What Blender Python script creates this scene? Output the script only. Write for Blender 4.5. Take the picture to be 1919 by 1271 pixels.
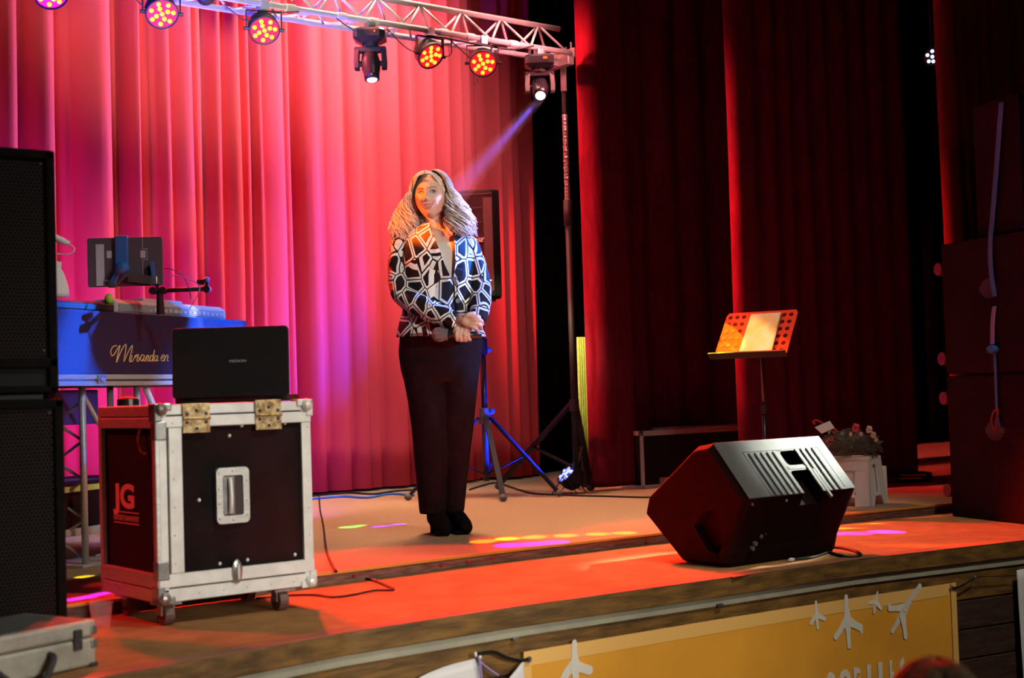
import bpy, bmesh, math, random
from mathutils import Vector as V, Matrix, Euler, noise
random.seed(7)
PI = math.pi
C = bpy.context.scene.collection
scene = bpy.context.scene
for o in list(bpy.data.objects): bpy.data.objects.remove(o)

# ------------------------------------------------------------------ camera
FPX = 2665.0; CAMZ = 1.65; YAW = math.radians(38); PITCH = math.radians(2.14); ROLL = math.radians(1.78)
ZL, ZR = 0.95, 0.995                        # front stage floor, raised rear stage floor
CAMP = V((0, 0, CAMZ))
_F0 = V((math.sin(YAW), math.cos(YAW), 0)); _R0 = V((math.cos(YAW), -math.sin(YAW), 0))
_F = _F0*math.cos(PITCH) + V((0, 0, 1))*math.sin(PITCH)
_U0 = _R0.cross(_F)
_R = _R0*math.cos(ROLL) - _U0*math.sin(ROLL)
_U = _U0*math.cos(ROLL) + _R0*math.sin(ROLL)
cd = bpy.data.cameras.new('camera'); cam = bpy.data.objects.new('camera', cd); C.objects.link(cam)
cam.matrix_world = Matrix(((_R.x, _U.x, -_F.x, 0), (_R.y, _U.y, -_F.y, 0), (_R.z, _U.z, -_F.z, CAMZ), (0, 0, 0, 1)))
cd.sensor_width = 36; cd.lens = FPX*36/1919; cd.clip_start = 0.05; cd.clip_end = 60
cd.dof.use_dof = True; cd.dof.focus_distance = 6.9; cd.dof.aperture_fstop = 3.2
scene.camera = cam

def ray(px, py): return _F + _R*((px-959.5)/FPX) - _U*((py-635.5)/FPX)
def on_z(px, py, z): d = ray(px, py); return CAMP + d*((z-CAMZ)/d.z)
def on_y(px, py, y): d = ray(px, py); return CAMP + d*(y/d.y)
def on_x(px, py, x): d = ray(px, py); return CAMP + d*(x/d.x)
def on_plane(px, py, p, n): d = ray(px, py); return CAMP + d*((p-CAMP).dot(n)/d.dot(n))
def at_d(px, py, dep): d = ray(px, py); return CAMP + d*(dep/d.dot(_F0))

# ------------------------------------------------------------------ world, exposure
w = bpy.data.worlds.new('world'); scene.world = w; w.use_nodes = True
w.node_tree.nodes['Background'].inputs[0].default_value = (0.02, 0.02, 0.03, 1)
w.node_tree.nodes['Background'].inputs[1].default_value = 0.02
scene.view_settings.view_transform = 'Standard'; scene.view_settings.look = 'None'
scene.view_settings.gamma = 1; scene.view_settings.exposure = 0.0; scene.view_settings.use_curve_mapping = False
scene.cycles.max_bounces = 5; scene.cycles.sample_clamp_indirect = 3; scene.cycles.sample_clamp_direct = 12
scene.cycles.use_denoising = True; scene.cycles.caustics_reflective = False; scene.cycles.caustics_refractive = False

# ------------------------------------------------------------------ light
def spot(pos, to, col, power, ang, blend=0.3, rad=0.05, name='spot_beam'):
    l = bpy.data.lights.new(name, 'SPOT'); l.color = col; l.energy = power
    l.spot_size = math.radians(ang); l.spot_blend = blend; l.shadow_soft_size = rad
    o = bpy.data.objects.new(name, l); C.objects.link(o); o.location = pos
    o.rotation_euler = (V(to)-V(pos)).to_track_quat('-Z', 'Y').to_euler(); return o
def area(pos, to, col, power, sx, sy, name='area_lamp'):
    l = bpy.data.lights.new(name, 'AREA'); l.color = col; l.energy = power; l.shape = 'RECTANGLE'; l.size = sx; l.size_y = sy
    o = bpy.data.objects.new(name, l); C.objects.link(o); o.location = pos
    o.rotation_euler = (V(to)-V(pos)).to_track_quat('-Z', 'Y').to_euler(); return o
spot((4.2, 0.3, 5.9), (3.2, 4.2, 0.95), (1.0, 0.93, 0.80), 700, 75, 1.0, 0.35, 'hall_fill')         # hall light from high in front
spot((3.0, -2.6, 2.5), (2.1, 4.2, 1.15), (1.0, 0.95, 0.84), 680, 24, 0.9, 0.25, 'hall_fill')  # unseen low spot added to brighten the flight case front
spot((3.6, -2.6, 2.7), (3.95, 5.4, 2.3), (1.0, 0.90, 0.80), 2000, 12, 0.8, 0.25, 'hall_fill')
spot((7.3, 3.2, 4.3), (4.38, 4.0, 1.20), (0.97, 1.0, 0.90), 15000, 7.8, 0.6, 0.12, 'wedge_spot')  # unseen white spot added for the sheen on the wedge's slope
area((2.0, -3.0, 3.6), (3.8, 5.0, 1.9), (1.0, 0.86, 0.76), 12, 1.5, 1.0, 'hall_fill')
spot((5.5, 6.95, 5.3), (4.7, 8.4, 3.7), (1.0, 0.92, 0.95), 900, 104, 1.0, 0.3, 'curtain_wash')
spot((5.5, 6.3, 3.9), (4.9, 8.4, 2.7), (1.0, 0.25, 0.28), 380, 72, 1.0, 0.3, 'curtain_wash')
spot((2.3, 6.8, 5.4), (2.9, 8.4, 3.4), (1.0, 0.45, 0.5), 25, 110, 1.0, 0.3, 'curtain_wash')
spot((4.8, 7.1, 5.4), (4.75, 6.2, 0.99), (1.0, 0.56, 0.37), 2000, 56, 0.9, 0.6, 'floor_wash')
spot((2.3, 6.7, 1.5), (2.8, 8.4, 2.0), (0.28, 0.02, 1.0), 420, 76, 1.0, 0.2, 'violet_wash')
spot((3.9, 6.5, 1.35), (4.0, 8.4, 1.35), (0.25, 0.0, 1.0), 230, 84, 1.0, 0.2, 'violet_wash')
spot((3.0, 5.0, 3.0), (3.6, 6.75, 3.85), (1.0, 0.95, 0.9), 800, 50, 1.0, 0.1, 'truss_fill')  # unseen white spot added to brighten the truss
spot((2.2, 6.4, 2.2), (3.2, 6.8, 3.75), (0.05, 0.02, 1.0), 1600, 70, 1.0, 0.05, 'truss_fill')  # unseen blue spot added under the truss for its blue lower edge
spot((3.4, 7.0, 4.2), (6.0, 6.93, 3.0), (1.0, 0.10, 0.10), 3800, 52, 0.6, 0.1, 'red_beam')  # no par here: unseen red spot added for the curtain edge by the mast
spot((4.9, 6.4, 2.6), (6.25, 5.84, 2.3), (1.0, 0.02, 0.03), 420, 60, 0.6, 0.1, 'red_beam')  # unseen red spot added to light the middle wing curtain's edge
spot((5.6, 5.6, 2.6), (6.8, 4.7, 2.05), (1.0, 0.04, 0.03), 420, 22, 0.9, 0.1, 'red_beam')  # unseen red spot added to light the proscenium curtain's edge
spot((0.5, 6.7, 3.7), (1.85, 4.45, 1.35), (1.0, 0.03, 0.03), 520, 26, 0.5, 0.06, 'red_beam')  # unseen lamp added past the truss end to redden the case side
spot((1.9, 7.9, 4.3), (3.76, 5.5, 2.50), (1.0, 0.13, 0.01), 5000, 7, 0.4, 0.06, 'red_beam')  # unseen spot added behind the singer for a red rim
WINGP = at_d(1747, 106, 8.2)
spot((6.7, 3.5, 3.8), (4.05, 5.35, 2.15), (0.16, 0.28, 1.0), 2600, 13, 0.5, 0.05, 'blue_beam')  # second blue source, added to reach the singer's front
spot(WINGP, (2.75, 5.9, 1.98), (0.0, 0.16, 1.0), 110000, 13, 0.5, 0.05, 'blue_beam')
spot((1.6, -2.2, 2.2), (3.0, 3.5, 0.72), (1.0, 0.93, 0.8), 420, 26, 1.0, 0.2, 'hall_fill')  # unseen spot added to brighten the left of the banner
spot((4.9, 6.62, 2.6), (6.2, 7.25, 1.75), (1.0, 1.0, 0.55), 420, 26, 0.8, 0.1, 'panel_fill')  # unseen yellowish spot added to brighten the ribbed panel
spot(at_d(1060, 893, 8.9), at_d(912, 800, 8.95), (0.0, 0.02, 1.0), 1500, 60, 0.6, 0.03, 'blue_floor_beam')
spot((1.3, 6.5, 4.0), at_d(744, 402, 6.66), (1.0, 0.10, 0.0), 60000, 3.4, 0.5, 0.03, 'red_beam')  # unseen narrow spot added to turn the left side of the hair orange
spot((6.7, 3.5, 3.8), at_d(866, 400, 6.7), (0.36, 0.40, 1.0), 9000, 3.8, 0.7, 0.03, 'blue_beam')  # extra narrow beam added to pale the right side of the hair


# ------------------------------------------------------------------ materials
def mat(name, col, rough=0.6, metal=0.0, var=0.0, vscale=8, bump=0.0, bscale=60, emit=None, estr=0, spec=0.5, alpha=1, trans=0, stretch=None, col2=None, sheen=0):
    m = bpy.data.materials.new(name); m.use_nodes = True; nt = m.node_tree; N = nt.nodes; L = nt.links
    b = N['Principled BSDF']; b.inputs['Base Color'].default_value = (*col, 1); b.inputs['Roughness'].default_value = rough
    b.inputs['Metallic'].default_value = metal; b.inputs['Specular IOR Level'].default_value = spec
    b.inputs['Alpha'].default_value = alpha; b.inputs['Transmission Weight'].default_value = trans
    if sheen: b.inputs['Sheen Weight'].default_value = sheen
    if emit: b.inputs['Emission Color'].default_value = (*emit, 1); b.inputs['Emission Strength'].default_value = estr
    if var or bump:
        tc = N.new('ShaderNodeTexCoord'); mp = N.new('ShaderNodeMapping'); L.new(tc.outputs['Object'], mp.inputs[0])
        if stretch: mp.inputs['Scale'].default_value = stretch
    if var:
        n = N.new('ShaderNodeTexNoise'); n.inputs['Scale'].default_value = vscale; n.inputs['Detail'].default_value = 5
        L.new(mp.outputs[0], n.inputs['Vector'])
        r = N.new('ShaderNodeValToRGB'); L.new(n.outputs[0], r.inputs[0])
        c2 = col2 if col2 else tuple(max(0, c*(1-var)) for c in col)
        r.color_ramp.elements[0].position = 0.35; r.color_ramp.elements[1].position = 0.65
        r.color_ramp.elements[0].color = (*c2, 1); r.color_ramp.elements[1].color = (*[min(1, c*(1+var*0.3)) for c in col], 1)
        L.new(r.outputs[0], b.inputs['Base Color'])
    if bump:
        n2 = N.new('ShaderNodeTexNoise'); n2.inputs['Scale'].default_value = bscale; n2.inputs['Detail'].default_value = 4
        L.new(mp.outputs[0], n2.inputs['Vector'])
        bp = N.new('ShaderNodeBump'); bp.inputs['Strength'].default_value = bump; bp.inputs['Distance'].default_value = 0.01
        L.new(n2.outputs[0], bp.inputs['Height']); L.new(bp.outputs[0], b.inputs['Normal'])
    return m
M = {}
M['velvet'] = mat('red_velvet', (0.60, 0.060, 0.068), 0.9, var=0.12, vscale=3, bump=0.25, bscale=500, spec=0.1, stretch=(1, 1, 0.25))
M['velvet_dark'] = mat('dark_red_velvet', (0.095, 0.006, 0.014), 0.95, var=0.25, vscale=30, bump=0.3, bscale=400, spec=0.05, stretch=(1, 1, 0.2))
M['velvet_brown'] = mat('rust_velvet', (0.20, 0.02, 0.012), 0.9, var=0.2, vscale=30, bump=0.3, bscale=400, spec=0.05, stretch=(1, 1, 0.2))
M['black_drape'] = mat('black_drape', (0.006, 0.005, 0.007), 1.0, var=0.3, vscale=4, spec=0)
M['hall'] = mat('dark_hall_paint', (0.008, 0.007, 0.007), 0.9, var=0.3, vscale=2)
M['carpet'] = mat('beige_carpet', (0.46, 0.30, 0.17), 0.95, var=0.3, vscale=260, bump=0.6, bscale=500, spec=0.1)
M['carpet_front'] = mat('worn_beige_carpet', (0.43, 0.21, 0.08), 0.95, var=0.22, vscale=9, bump=0.6, bscale=400, spec=0.1)
M['oak'] = mat('stained_wood', (0.19, 0.095, 0.02), 0.55, var=0.55, vscale=7, bump=0.3, bscale=40, stretch=(1, 8, 6))
M['darkwood'] = mat('dark_plank', (0.055, 0.024, 0.014), 0.6, var=0.5, vscale=6, bump=0.3, bscale=30, stretch=(1, 8, 8))
M['riserwood'] = mat('riser_edge', (0.16, 0.075, 0.05), 0.6, var=0.6, vscale=14, stretch=(1, 6, 6), bump=0.2)
M['trimgrey'] = mat('painted_grey_trim', (0.36, 0.34, 0.25), 0.5, var=0.15, vscale=10)
M['orange_edge'] = mat('brass_edge', (0.75, 0.35, 0.06), 0.4, metal=0.3)
M['alu'] = mat('brushed_aluminium', (0.72, 0.72, 0.69), 0.38, metal=0.55, var=0.15, vscale=20, bump=0.08, bscale=90, stretch=(1, 1, 6))
M['alu_white'] = mat('satin_aluminium', (0.82, 0.81, 0.77), 0.45, metal=0.25, var=0.12, vscale=18, bump=0.05)
M['steel'] = mat('zinc_steel', (0.5, 0.5, 0.48), 0.3, metal=0.8, var=0.3, vscale=30)
M['brass'] = mat('worn_brass', (0.62, 0.48, 0.25), 0.4, metal=0.5, var=0.5, vscale=60, col2=(0.25, 0.14, 0.05))
M['black'] = mat('matt_black', (0.006, 0.006, 0.007), 0.6, spec=.25, var=0.3, vscale=20)
M['blackgloss'] = mat('gloss_black', (0.01, 0.01, 0.011), 0.25)
M['blackboard'] = mat('black_case_board', (0.006, 0.0055, 0.006), 0.7, spec=.1, var=0.4, vscale=12, bump=0.3, bscale=300)
M['cab'] = mat('cabinet_black', (0.007, 0.007, 0.0065), 0.85, spec=.06, bump=0.6, bscale=350, var=0.2, vscale=40)
M['cabdark'] = mat('cabinet_dark', (0.009, 0.004, 0.004), 0.9, spec=.03, bump=0.4, bscale=300)
M['grille'] = mat('speaker_grille', (0.005, 0.005, 0.005), 0.7, spec=.2)
M['grey_plastic'] = mat('charcoal_plastic', (0.085, 0.09, 0.078), 0.55, spec=.7, bump=0.5, bscale=420, var=0.1, vscale=40)  # lightened for the light on the wedge's sloping face
M['rubber'] = mat('rubber', (0.03, 0.028, 0.03), 0.7)
M['wheel'] = mat('caster_wheel', (0.12, 0.06, 0.05), 0.5)
M['bluewheel'] = mat('blue_wheel', (0.02, 0.06, 0.10), 0.5)
M['panel_fabric'] = mat('booth_cloth', (0.008, 0.016, 0.05), 0.7, spec=0.1)
M['gold'] = mat('gold_lettering', (0.75, 0.5, 0.18), 0.5)
M['pinkprint'] = mat('pale_print', (0.75, 0.55, 0.55), 0.6)
M['white'] = mat('white_plastic', (0.72, 0.70, 0.66), 0.5, var=0.08, vscale=12)
M['keygrey'] = mat('keyboard_grey', (0.42, 0.40, 0.40), 0.5)
M['keyrear'] = mat('keyboard_rear', (0.22, 0.24, 0.27), 0.5)
M['tabletback'] = mat('screen_back', (0.08, 0.075, 0.1), 0.5)
M['palegrey'] = mat('pale_grey_label', (0.55, 0.53, 0.6), 0.6)
M['redlens'] = mat('lit_amber_led', (1, 0.3, 0.0), 0.3, emit=(1.0, 0.30, 0.02), estr=3.0)
M['redglow'] = mat('red_lens_plate', (0.35, 0.01, 0.02), 0.35, emit=(1.0, 0.01, 0.02), estr=0.7)
M['bluelens'] = mat('lit_blue_led', (0.5, 0.6, 1), 0.3, emit=(0.22, 0.28, 1.0), estr=2.6)
M['bluewhite'] = mat('lit_blue_white_lens', (0.8, 0.9, 1), 0.3, emit=(0.35, 0.6, 1.0), estr=2.2)
M['whiteviolet'] = mat('lit_white_lens', (0.8, 0.85, 1), 0.3, emit=(0.55, 0.6, 1.0), estr=4)
M['reddigits'] = mat('lit_red_digits', (1, 0.1, 0), 0.3, emit=(1.0, 0.08, 0.01), estr=3)
M['standorange'] = mat('red_lit_stand_desk', (0.85, 0.07, 0.02), 0.9, spec=.05)  # the red light on the desk is put into its colour
M['paper'] = mat('music_sheet', (0.85, 0.72, 0.62), 0.6, var=0.3, vscale=9, col2=(0.95, 0.55, 0.12))  # orange blotches stand for coloured light on the pages
M['foil'] = mat('silver_tape', (0.75, 0.75, 0.6), 0.25, metal=0.8, bump=0.8, bscale=60)
M['yellowrib'] = mat('olive_yellow_cloth', (0.50, 0.46, 0.08), 0.8, var=0.2, vscale=30)
M['silver'] = mat('scuffed_silver_case', (0.50, 0.48, 0.40), 0.55, metal=0.2, var=0.35, vscale=9, bump=0.2, bscale=60)
M['bannerwhite'] = mat('white_banner', (0.72, 0.70, 0.70), 0.7)
M['strap'] = mat('blue_strap', (0.01, 0.12, 0.42), 0.6)
M['strappink'] = mat('mauve_strap', (0.35, 0.25, 0.55), 0.6)
M['skin'] = mat('skin', (0.66, 0.37, 0.28), 0.5, var=0.1, vscale=25)
M['hair'] = mat('blond_hair', (0.84, 0.72, 0.60), 0.5, var=0.2, vscale=40, bump=0.15, bscale=150)
M['darkhair'] = mat('brown_hair', (0.05, 0.036, 0.02), 0.9, spec=.05, var=0.5, vscale=40, bump=0.6, bscale=90)
M['trousers'] = mat('black_trouser_cloth', (0.006, 0.006, 0.008), 0.9, spec=.04, var=0.3, vscale=30, bump=0.3, bscale=200)
M['suede'] = mat('black_suede', (0.004, 0.004, 0.005), 0.95, spec=.03)
M['top'] = mat('cream_top', (0.80, 0.76, 0.68), 0.7)
M['teeth'] = mat('teeth', (0.9, 0.86, 0.8), 0.3)
M['eyewhite'] = mat('eye_white', (0.6, 0.56, 0.54), 0.3)
M['lips'] = mat('lips', (0.55, 0.16, 0.15), 0.4)
M['iris'] = mat('iris', (0.05, 0.06, 0.07), 0.2)
M['brow'] = mat('eyebrow', (0.16, 0.09, 0.06), 0.8)
M['socket'] = mat('eye_make_up', (0.30, 0.15, 0.13), 0.6)
M['micgrille'] = mat('microphone_mesh', (0.16, 0.15, 0.15), 0.5, metal=0.4, bump=1.0, bscale=250)
M['leaf'] = mat('dark_leaf', (0.03, 0.05, 0.018), 0.5, var=0.5, vscale=20)
M['leaf2'] = mat('olive_leaf', (0.08, 0.07, 0.03), 0.6, var=0.5, vscale=20)
M['rose'] = mat('pink_petal', (0.65, 0.12, 0.16), 0.6)
M['petalwhite'] = mat('white_petal', (0.8, 0.68, 0.62), 0.6)
M['petalred'] = mat('red_ribbon', (0.55, 0.01, 0.02), 0.4)
M['petalpurple'] = mat('purple_petal', (0.25, 0.05, 0.3), 0.6)
M['cello'] = mat('clear_wrap', (0.8, 0.75, 0.7), 0.08, alpha=0.05, spec=1.0)
M['cup'] = mat('clear_cup', (0.5, 0.4, 0.4), 0.1, alpha=0.2, spec=1.0)
M['bottleblue'] = mat('white_bottle', (0.75, 0.75, 0.8), 0.4)
M['red_and_redlit'] = mat('red_and_red_lit', (0.25, 0.01, 0.01), 0.35)  # for red parts and for parts coloured as if lit red
M['bluelit'] = mat('blue_lit_box', (0.03, 0.05, 0.5), 0.5)  # blue light put into the colour
M['dimgrey'] = mat('dim_grey_plastic', (0.022, 0.022, 0.02), 0.85, spec=.05)
M['lip'] = mat('red_lit_wood_lip', (0.33, 0.13, 0.06), 0.6, var=.4, vscale=9, stretch=(1, 8, 1))  # wood reddened and lightened for the red light along the stage edge
M['green'] = mat('lime_green_ball', (0.35, 0.6, 0.05), 0.6)
M['tape_and_lit_edge'] = mat('yellow_tape_and_lit_edge', (0.65, 0.60, 0.15), 0.5)  # real tape lines, and a rack edge coloured for yellow light
M['chairgrey'] = mat('chair_cloth', (0.04, 0.04, 0.05), 0.8)

def jacket_mat():
    m = bpy.data.materials.new('black_white_geometric_print'); m.use_nodes = True; N = m.node_tree.nodes; L = m.node_tree.links
    b = N['Principled BSDF']; b.inputs['Roughness'].default_value = 0.8; b.inputs['Specular IOR Level'].default_value = 0.1
    tc = N.new('ShaderNodeTexCoord'); mp = N.new('ShaderNodeMapping'); L.new(tc.outputs['Object'], mp.inputs[0])
    mp.inputs['Scale'].default_value = (1.15, 0.75, 0.8); mp.inputs['Rotation'].default_value = (0, 0.5, 0)
    vo = N.new('ShaderNodeTexVoronoi'); vo.feature = 'DISTANCE_TO_EDGE'; vo.inputs['Scale'].default_value = 14.5; vo.inputs['Randomness'].default_value = 0.72
    L.new(mp.outputs[0], vo.inputs['Vector'])
    g = N.new('ShaderNodeValToRGB'); g.color_ramp.interpolation = 'CONSTANT'
    e = g.color_ramp.elements; e[0].position = 0; e[0].color = (0.008, 0.008, 0.01, 1); e[1].position = 0.03; e[1].color = (0.82, 0.78, 0.76, 1)
    x = e.new(0.135); x.color = (0.008, 0.008, 0.01, 1)
    L.new(vo.outputs['Distance'], g.inputs[0]); L.new(g.outputs[0], b.inputs['Base Color']); return m
M['jacket'] = jacket_mat()

# yellow banner: flat yellow cloth with a paler top border
M['banner'] = mat('yellow_banner', (0.80, 0.36, 0.03), 0.6, var=0.12, vscale=3)
M['bannerpale'] = mat('pale_yellow_border', (0.84, 0.48, 0.13), 0.6)
M['bannerprint'] = mat('white_print', (0.72, 0.68, 0.58), 0.6)

# ------------------------------------------------------------------ mesh builder
class MB:
    def __init__(s): s.v = []; s.f = []; s.mi = []; s.k = 0
    def add(s, vs, fs):
        n = len(s.v); s.v += [tuple(p) for p in vs]; s.f += [tuple(i+n for i in f) for f in fs]; s.mi += [s.k]*len(fs); return s
    def box(s, c, d, Mx=None):
        x, y, z = d[0]/2, d[1]/2, d[2]/2
        vs = [V((a*x, b*y, e*z)) for a in (-1, 1) for b in (-1, 1) for e in (-1, 1)]
        if Mx is not None: vs = [Mx @ p for p in vs]
        vs = [p+V(c) for p in vs]
        return s.add(vs, [(0, 1, 3, 2), (4, 6, 7, 5), (0, 4, 5, 1), (2, 3, 7, 6), (0, 2, 6, 4), (1, 5, 7, 3)])
    def box2(s, a, b):
        return s.box([(a[i]+b[i])/2 for i in range(3)], [abs(a[i]-b[i]) for i in range(3)])
    def loft(s, rings, cap=True, close=True):
        n = len(rings[0]); vs = [p for r in rings for p in r]; fs = []
        for i in range(len(rings)-1):
            for j in range(n if close else n-1):
                a = i*n+j; b = i*n+(j+1) % n; fs.append((a, b, b+n, a+n))
        if cap and close: fs.append(tuple(reversed(range(n)))); fs.append(tuple(range((len(rings)-1)*n, len(rings)*n)))
        return s.add(vs, fs)
    def tube(s, pts, r, n=8, sx=1.0):
        pts = [V(p) for p in pts]; rs = r if isinstance(r, (list, tuple)) else [r]*len(pts); rings = []
        up = None
        for i, p in enumerate(pts):
            d = (pts[min(i+1, len(pts)-1)] - pts[max(i-1, 0)])
            d = d.normalized() if d.length > 1e-9 else V((0, 0, 1))
            if up is None: up = V((0, 0, 1)) if abs(d.z) < 0.95 else V((1, 0, 0))
            a = d.cross(up)
            if a.length < 1e-4: a = d.cross(V((0.3, 1, 0.1)))
            a.normalize(); b = a.cross(d).normalized(); up = b
            rings.append([p + (a*math.cos(2*PI*j/n)*sx + b*math.sin(2*PI*j/n))*rs[i] for j in range(n)])
        return s.loft(rings)
    def sphere(s, c, r, n=14, m=9, Mx=None):
        if not isinstance(r, (list, tuple)): r = (r, r, r)
        rings = []; c = V(c)
        for i in range(m+1):
            t = PI*(0.02+0.96*i/m) - PI/2
            ring = [V((math.cos(2*PI*j/n)*math.cos(t)*r[0], math.sin(2*PI*j/n)*math.cos(t)*r[1], math.sin(t)*r[2])) for j in range(n)]
            rings.append([(Mx @ p if Mx is not None else p)+c for p in ring])
        return s.loft(rings)
    def prism(s, poly, thick):
        poly = [V(p) for p in poly]; n = len(poly); t = V(thick)
        vs = poly + [p+t for p in poly]
        return s.add(vs, [tuple(range(n)), tuple(reversed(range(n, 2*n)))] + [(i, i+n, (i+1) % n+n, (i+1) % n) for i in range(n)])
    def disc(s, c, ax, r, h, n=20, r2=None):
        ax = V(ax).normalized(); c = V(c); r2 = r if r2 is None else r2
        return s.tube([c, c+ax*h], [r, r2], n)
    def bar(s, a, b, wd, up=(0, 0, 1), h=None):
        a = V(a); b = V(b); d = (b-a).normalized(); sd = d.cross(V(up))
        if sd.length < 1e-4: sd = d.cross(V((1, 0, 0)))
        sd.normalize(); u = sd.cross(d); h = h or wd; rings = []
        for p in (a, b): rings.append([p+sd*wd/2+u*h/2, p-sd*wd/2+u*h/2, p-sd*wd/2-u*h/2, p+sd*wd/2-u*h/2])
        return s.loft(rings)
    def rbox(s, c, d, r, Mx=None, seg=4):          # box with rounded vertical (local z axis) corners
        x, y, z = d[0]/2, d[1]/2, d[2]/2; poly = []
        for sx, sy, a0 in ((1, 1, 0), (-1, 1, PI/2), (-1, -1, PI), (1, -1, 1.5*PI)):
            for k in range(seg+1):
                a = a0+PI/2*k/seg; poly.append(V((sx*(x-r)+r*math.cos(a), sy*(y-r)+r*math.sin(a), 0)))
        lo = [p+V((0, 0, -z)) for p in poly]; hi = [p+V((0, 0, z)) for p in poly]
        if Mx is not None: lo = [Mx @ p for p in lo]; hi = [Mx @ p for p in hi]
        return s.loft([[p+V(c) for p in lo], [p+V(c) for p in hi]])
    def build(s, name, m, parent=None, smooth=False, bevel=0, world=False, fix=True, solid=0):
        me = bpy.data.meshes.new(name); vs = s.v
        if world and parent is not None:
            r = parent
            while r.parent: r = r.parent
            inv = r.matrix_basis.inverted(); vs = [tuple(inv @ V(p)) for p in vs]
        me.from_pydata(vs, [], s.f); ms = m if isinstance(m, (list, tuple)) else [m]
        for q in ms: me.materials.append(M[q] if isinstance(q, str) else q)
        if len(ms) > 1: me.polygons.foreach_set('material_index', s.mi)
        if fix:
            bm = bmesh.new(); bm.from_mesh(me); bmesh.ops.recalc_face_normals(bm, faces=bm.faces); bm.to_mesh(me); bm.free()
        if smooth: me.polygons.foreach_set('use_smooth', [True]*len(me.polygons))
        o = bpy.data.objects.new(name, me); C.objects.link(o)
        if parent is not None: o.parent = parent
        if solid:
            md = o.modifiers.new('solid', 'SOLIDIFY'); md.thickness = solid; md.offset = 0
        if bevel:
            md = o.modifiers.new('bevel', 'BEVEL'); md.width = bevel; md.segments = 2; md.limit_method = 'ANGLE'; md.angle_limit = math.radians(40)
        if smooth and bevel == 0 and not solid:
            pass
        return o
def thing(name, label, cat, loc=(0, 0, 0), rz=0, group=None, rot=None):
    o = bpy.data.objects.new(name, None); C.objects.link(o); o.empty_display_size = 0.1
    o.location = loc; o.rotation_euler = rot if rot else (0, 0, rz)
    o.matrix_basis = Matrix.Translation(V(loc)) @ (Euler(rot) if rot else Euler((0, 0, rz))).to_matrix().to_4x4()
    o['label'] = label; o['category'] = cat
    if group: o['group'] = group
    return o
def tag(o, label, cat, group=None):
    o['label'] = label; o['category'] = cat
    if group: o['group'] = group
    return o
def struct(o, label=None):
    o['kind'] = 'structure'
    if label: o['label'] = label
    return o
def apply_mods(o):
    dg = bpy.context.evaluated_depsgraph_get(); dg.update()
    me = bpy.data.meshes.new_from_object(o.evaluated_get(dg)); o.modifiers.clear(); o.data = me; return o
def remesh(mb, name, m, parent=None, vox=0.008, smooth=6, world=False):
    o = mb.build(name, m, parent, world=world, fix=True)
    r = o.modifiers.new('r', 'REMESH'); r.mode = 'VOXEL'; r.voxel_size = vox
    if smooth:
        s = o.modifiers.new('s', 'SMOOTH'); s.iterations = smooth; s.factor = 0.5
    apply_mods(o); o.data.polygons.foreach_set('use_smooth', [True]*len(o.data.polygons))
    return o
def cut(o, cutter):
    c = cutter.build('cutter', 'black'); c.matrix_world = Matrix.Identity(4)
    if o.parent is not None:
        r = o
        while r.parent: r = r.parent
        c.data.transform(Matrix.Identity(4))
        c.matrix_world = r.matrix_basis
    bpy.context.view_layer.update()
    b = o.modifiers.new('b', 'BOOLEAN'); b.operation = 'DIFFERENCE'; b.object = c; b.solver = 'EXACT'
    apply_mods(o); bpy.data.objects.remove(c); return o
def text(body, size, origin, ex, ez, m, parent, name='lettering', shear=0, ext=0.001, width=None, world=True, align='LEFT', offset=0):
    cu = bpy.data.curves.new(name, 'FONT'); cu.body = body; cu.size = size; cu.extrude = ext; cu.shear = shear; cu.align_x = align; cu.offset = offset
    t = bpy.data.objects.new('t', cu); C.objects.link(t); bpy.context.view_layer.update()
    me = bpy.data.meshes.new_from_object(t.evaluated_get(bpy.context.evaluated_depsgraph_get())); bpy.data.objects.remove(t)
    ex = V(ex).normalized(); ez = V(ez).normalized(); en = ex.cross(ez)
    sx = 1.0
    if width:
        xs = [v.co.x for v in me.vertices]; sx = width/(max(xs)-min(xs))
    vs = [V(origin)+ex*v.co.x*sx+ez*v.co.y+en*v.co.z for v in me.vertices]
    mb = MB(); mb.add(vs, [tuple(p.vertices) for p in me.polygons])
    return mb.build(name, m, parent, world=world, fix=False)
def smooth_path(pts, k=6):
    pts = [V(p) for p in pts]; out = []
    for i in range(len(pts)-1):
        p0 = pts[max(i-1, 0)]; p1 = pts[i]; p2 = pts[i+1]; p3 = pts[min(i+2, len(pts)-1)]
        for j in range(k):
            t = j/k; out.append(0.5*((2*p1)+(p2-p0)*t+(2*p0-5*p1+4*p2-p3)*t*t+(3*p1-p0-3*p2+p3)*t**3))
    out.append(pts[-1]); return out
# ------------------------------------------------------------------ setting
struct(MB().box2((-6, -4, -0.1), (14, 10, 0)).build('floor', 'hall'))
struct(MB().box2((-6, -4, 6.5), (14, 10, 6.6)).build('ceiling', 'black_drape'))
struct(MB().box2((-6, 9.4, 0), (14, 9.5, 6.5)).build('wall_back', 'black_drape'))
struct(MB().box2((13.9, -4, 0), (14, 9.4, 6.5)).build('wall_right', 'black_drape'))
struct(MB().box2((-6, -4, 0), (-5.9, 9.4, 6.5)).build('wall_left', 'hall'))
struct(MB().box2((-6, -4.1, 0), (14, -4, 6.5)).build('wall_front', 'hall'))

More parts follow.
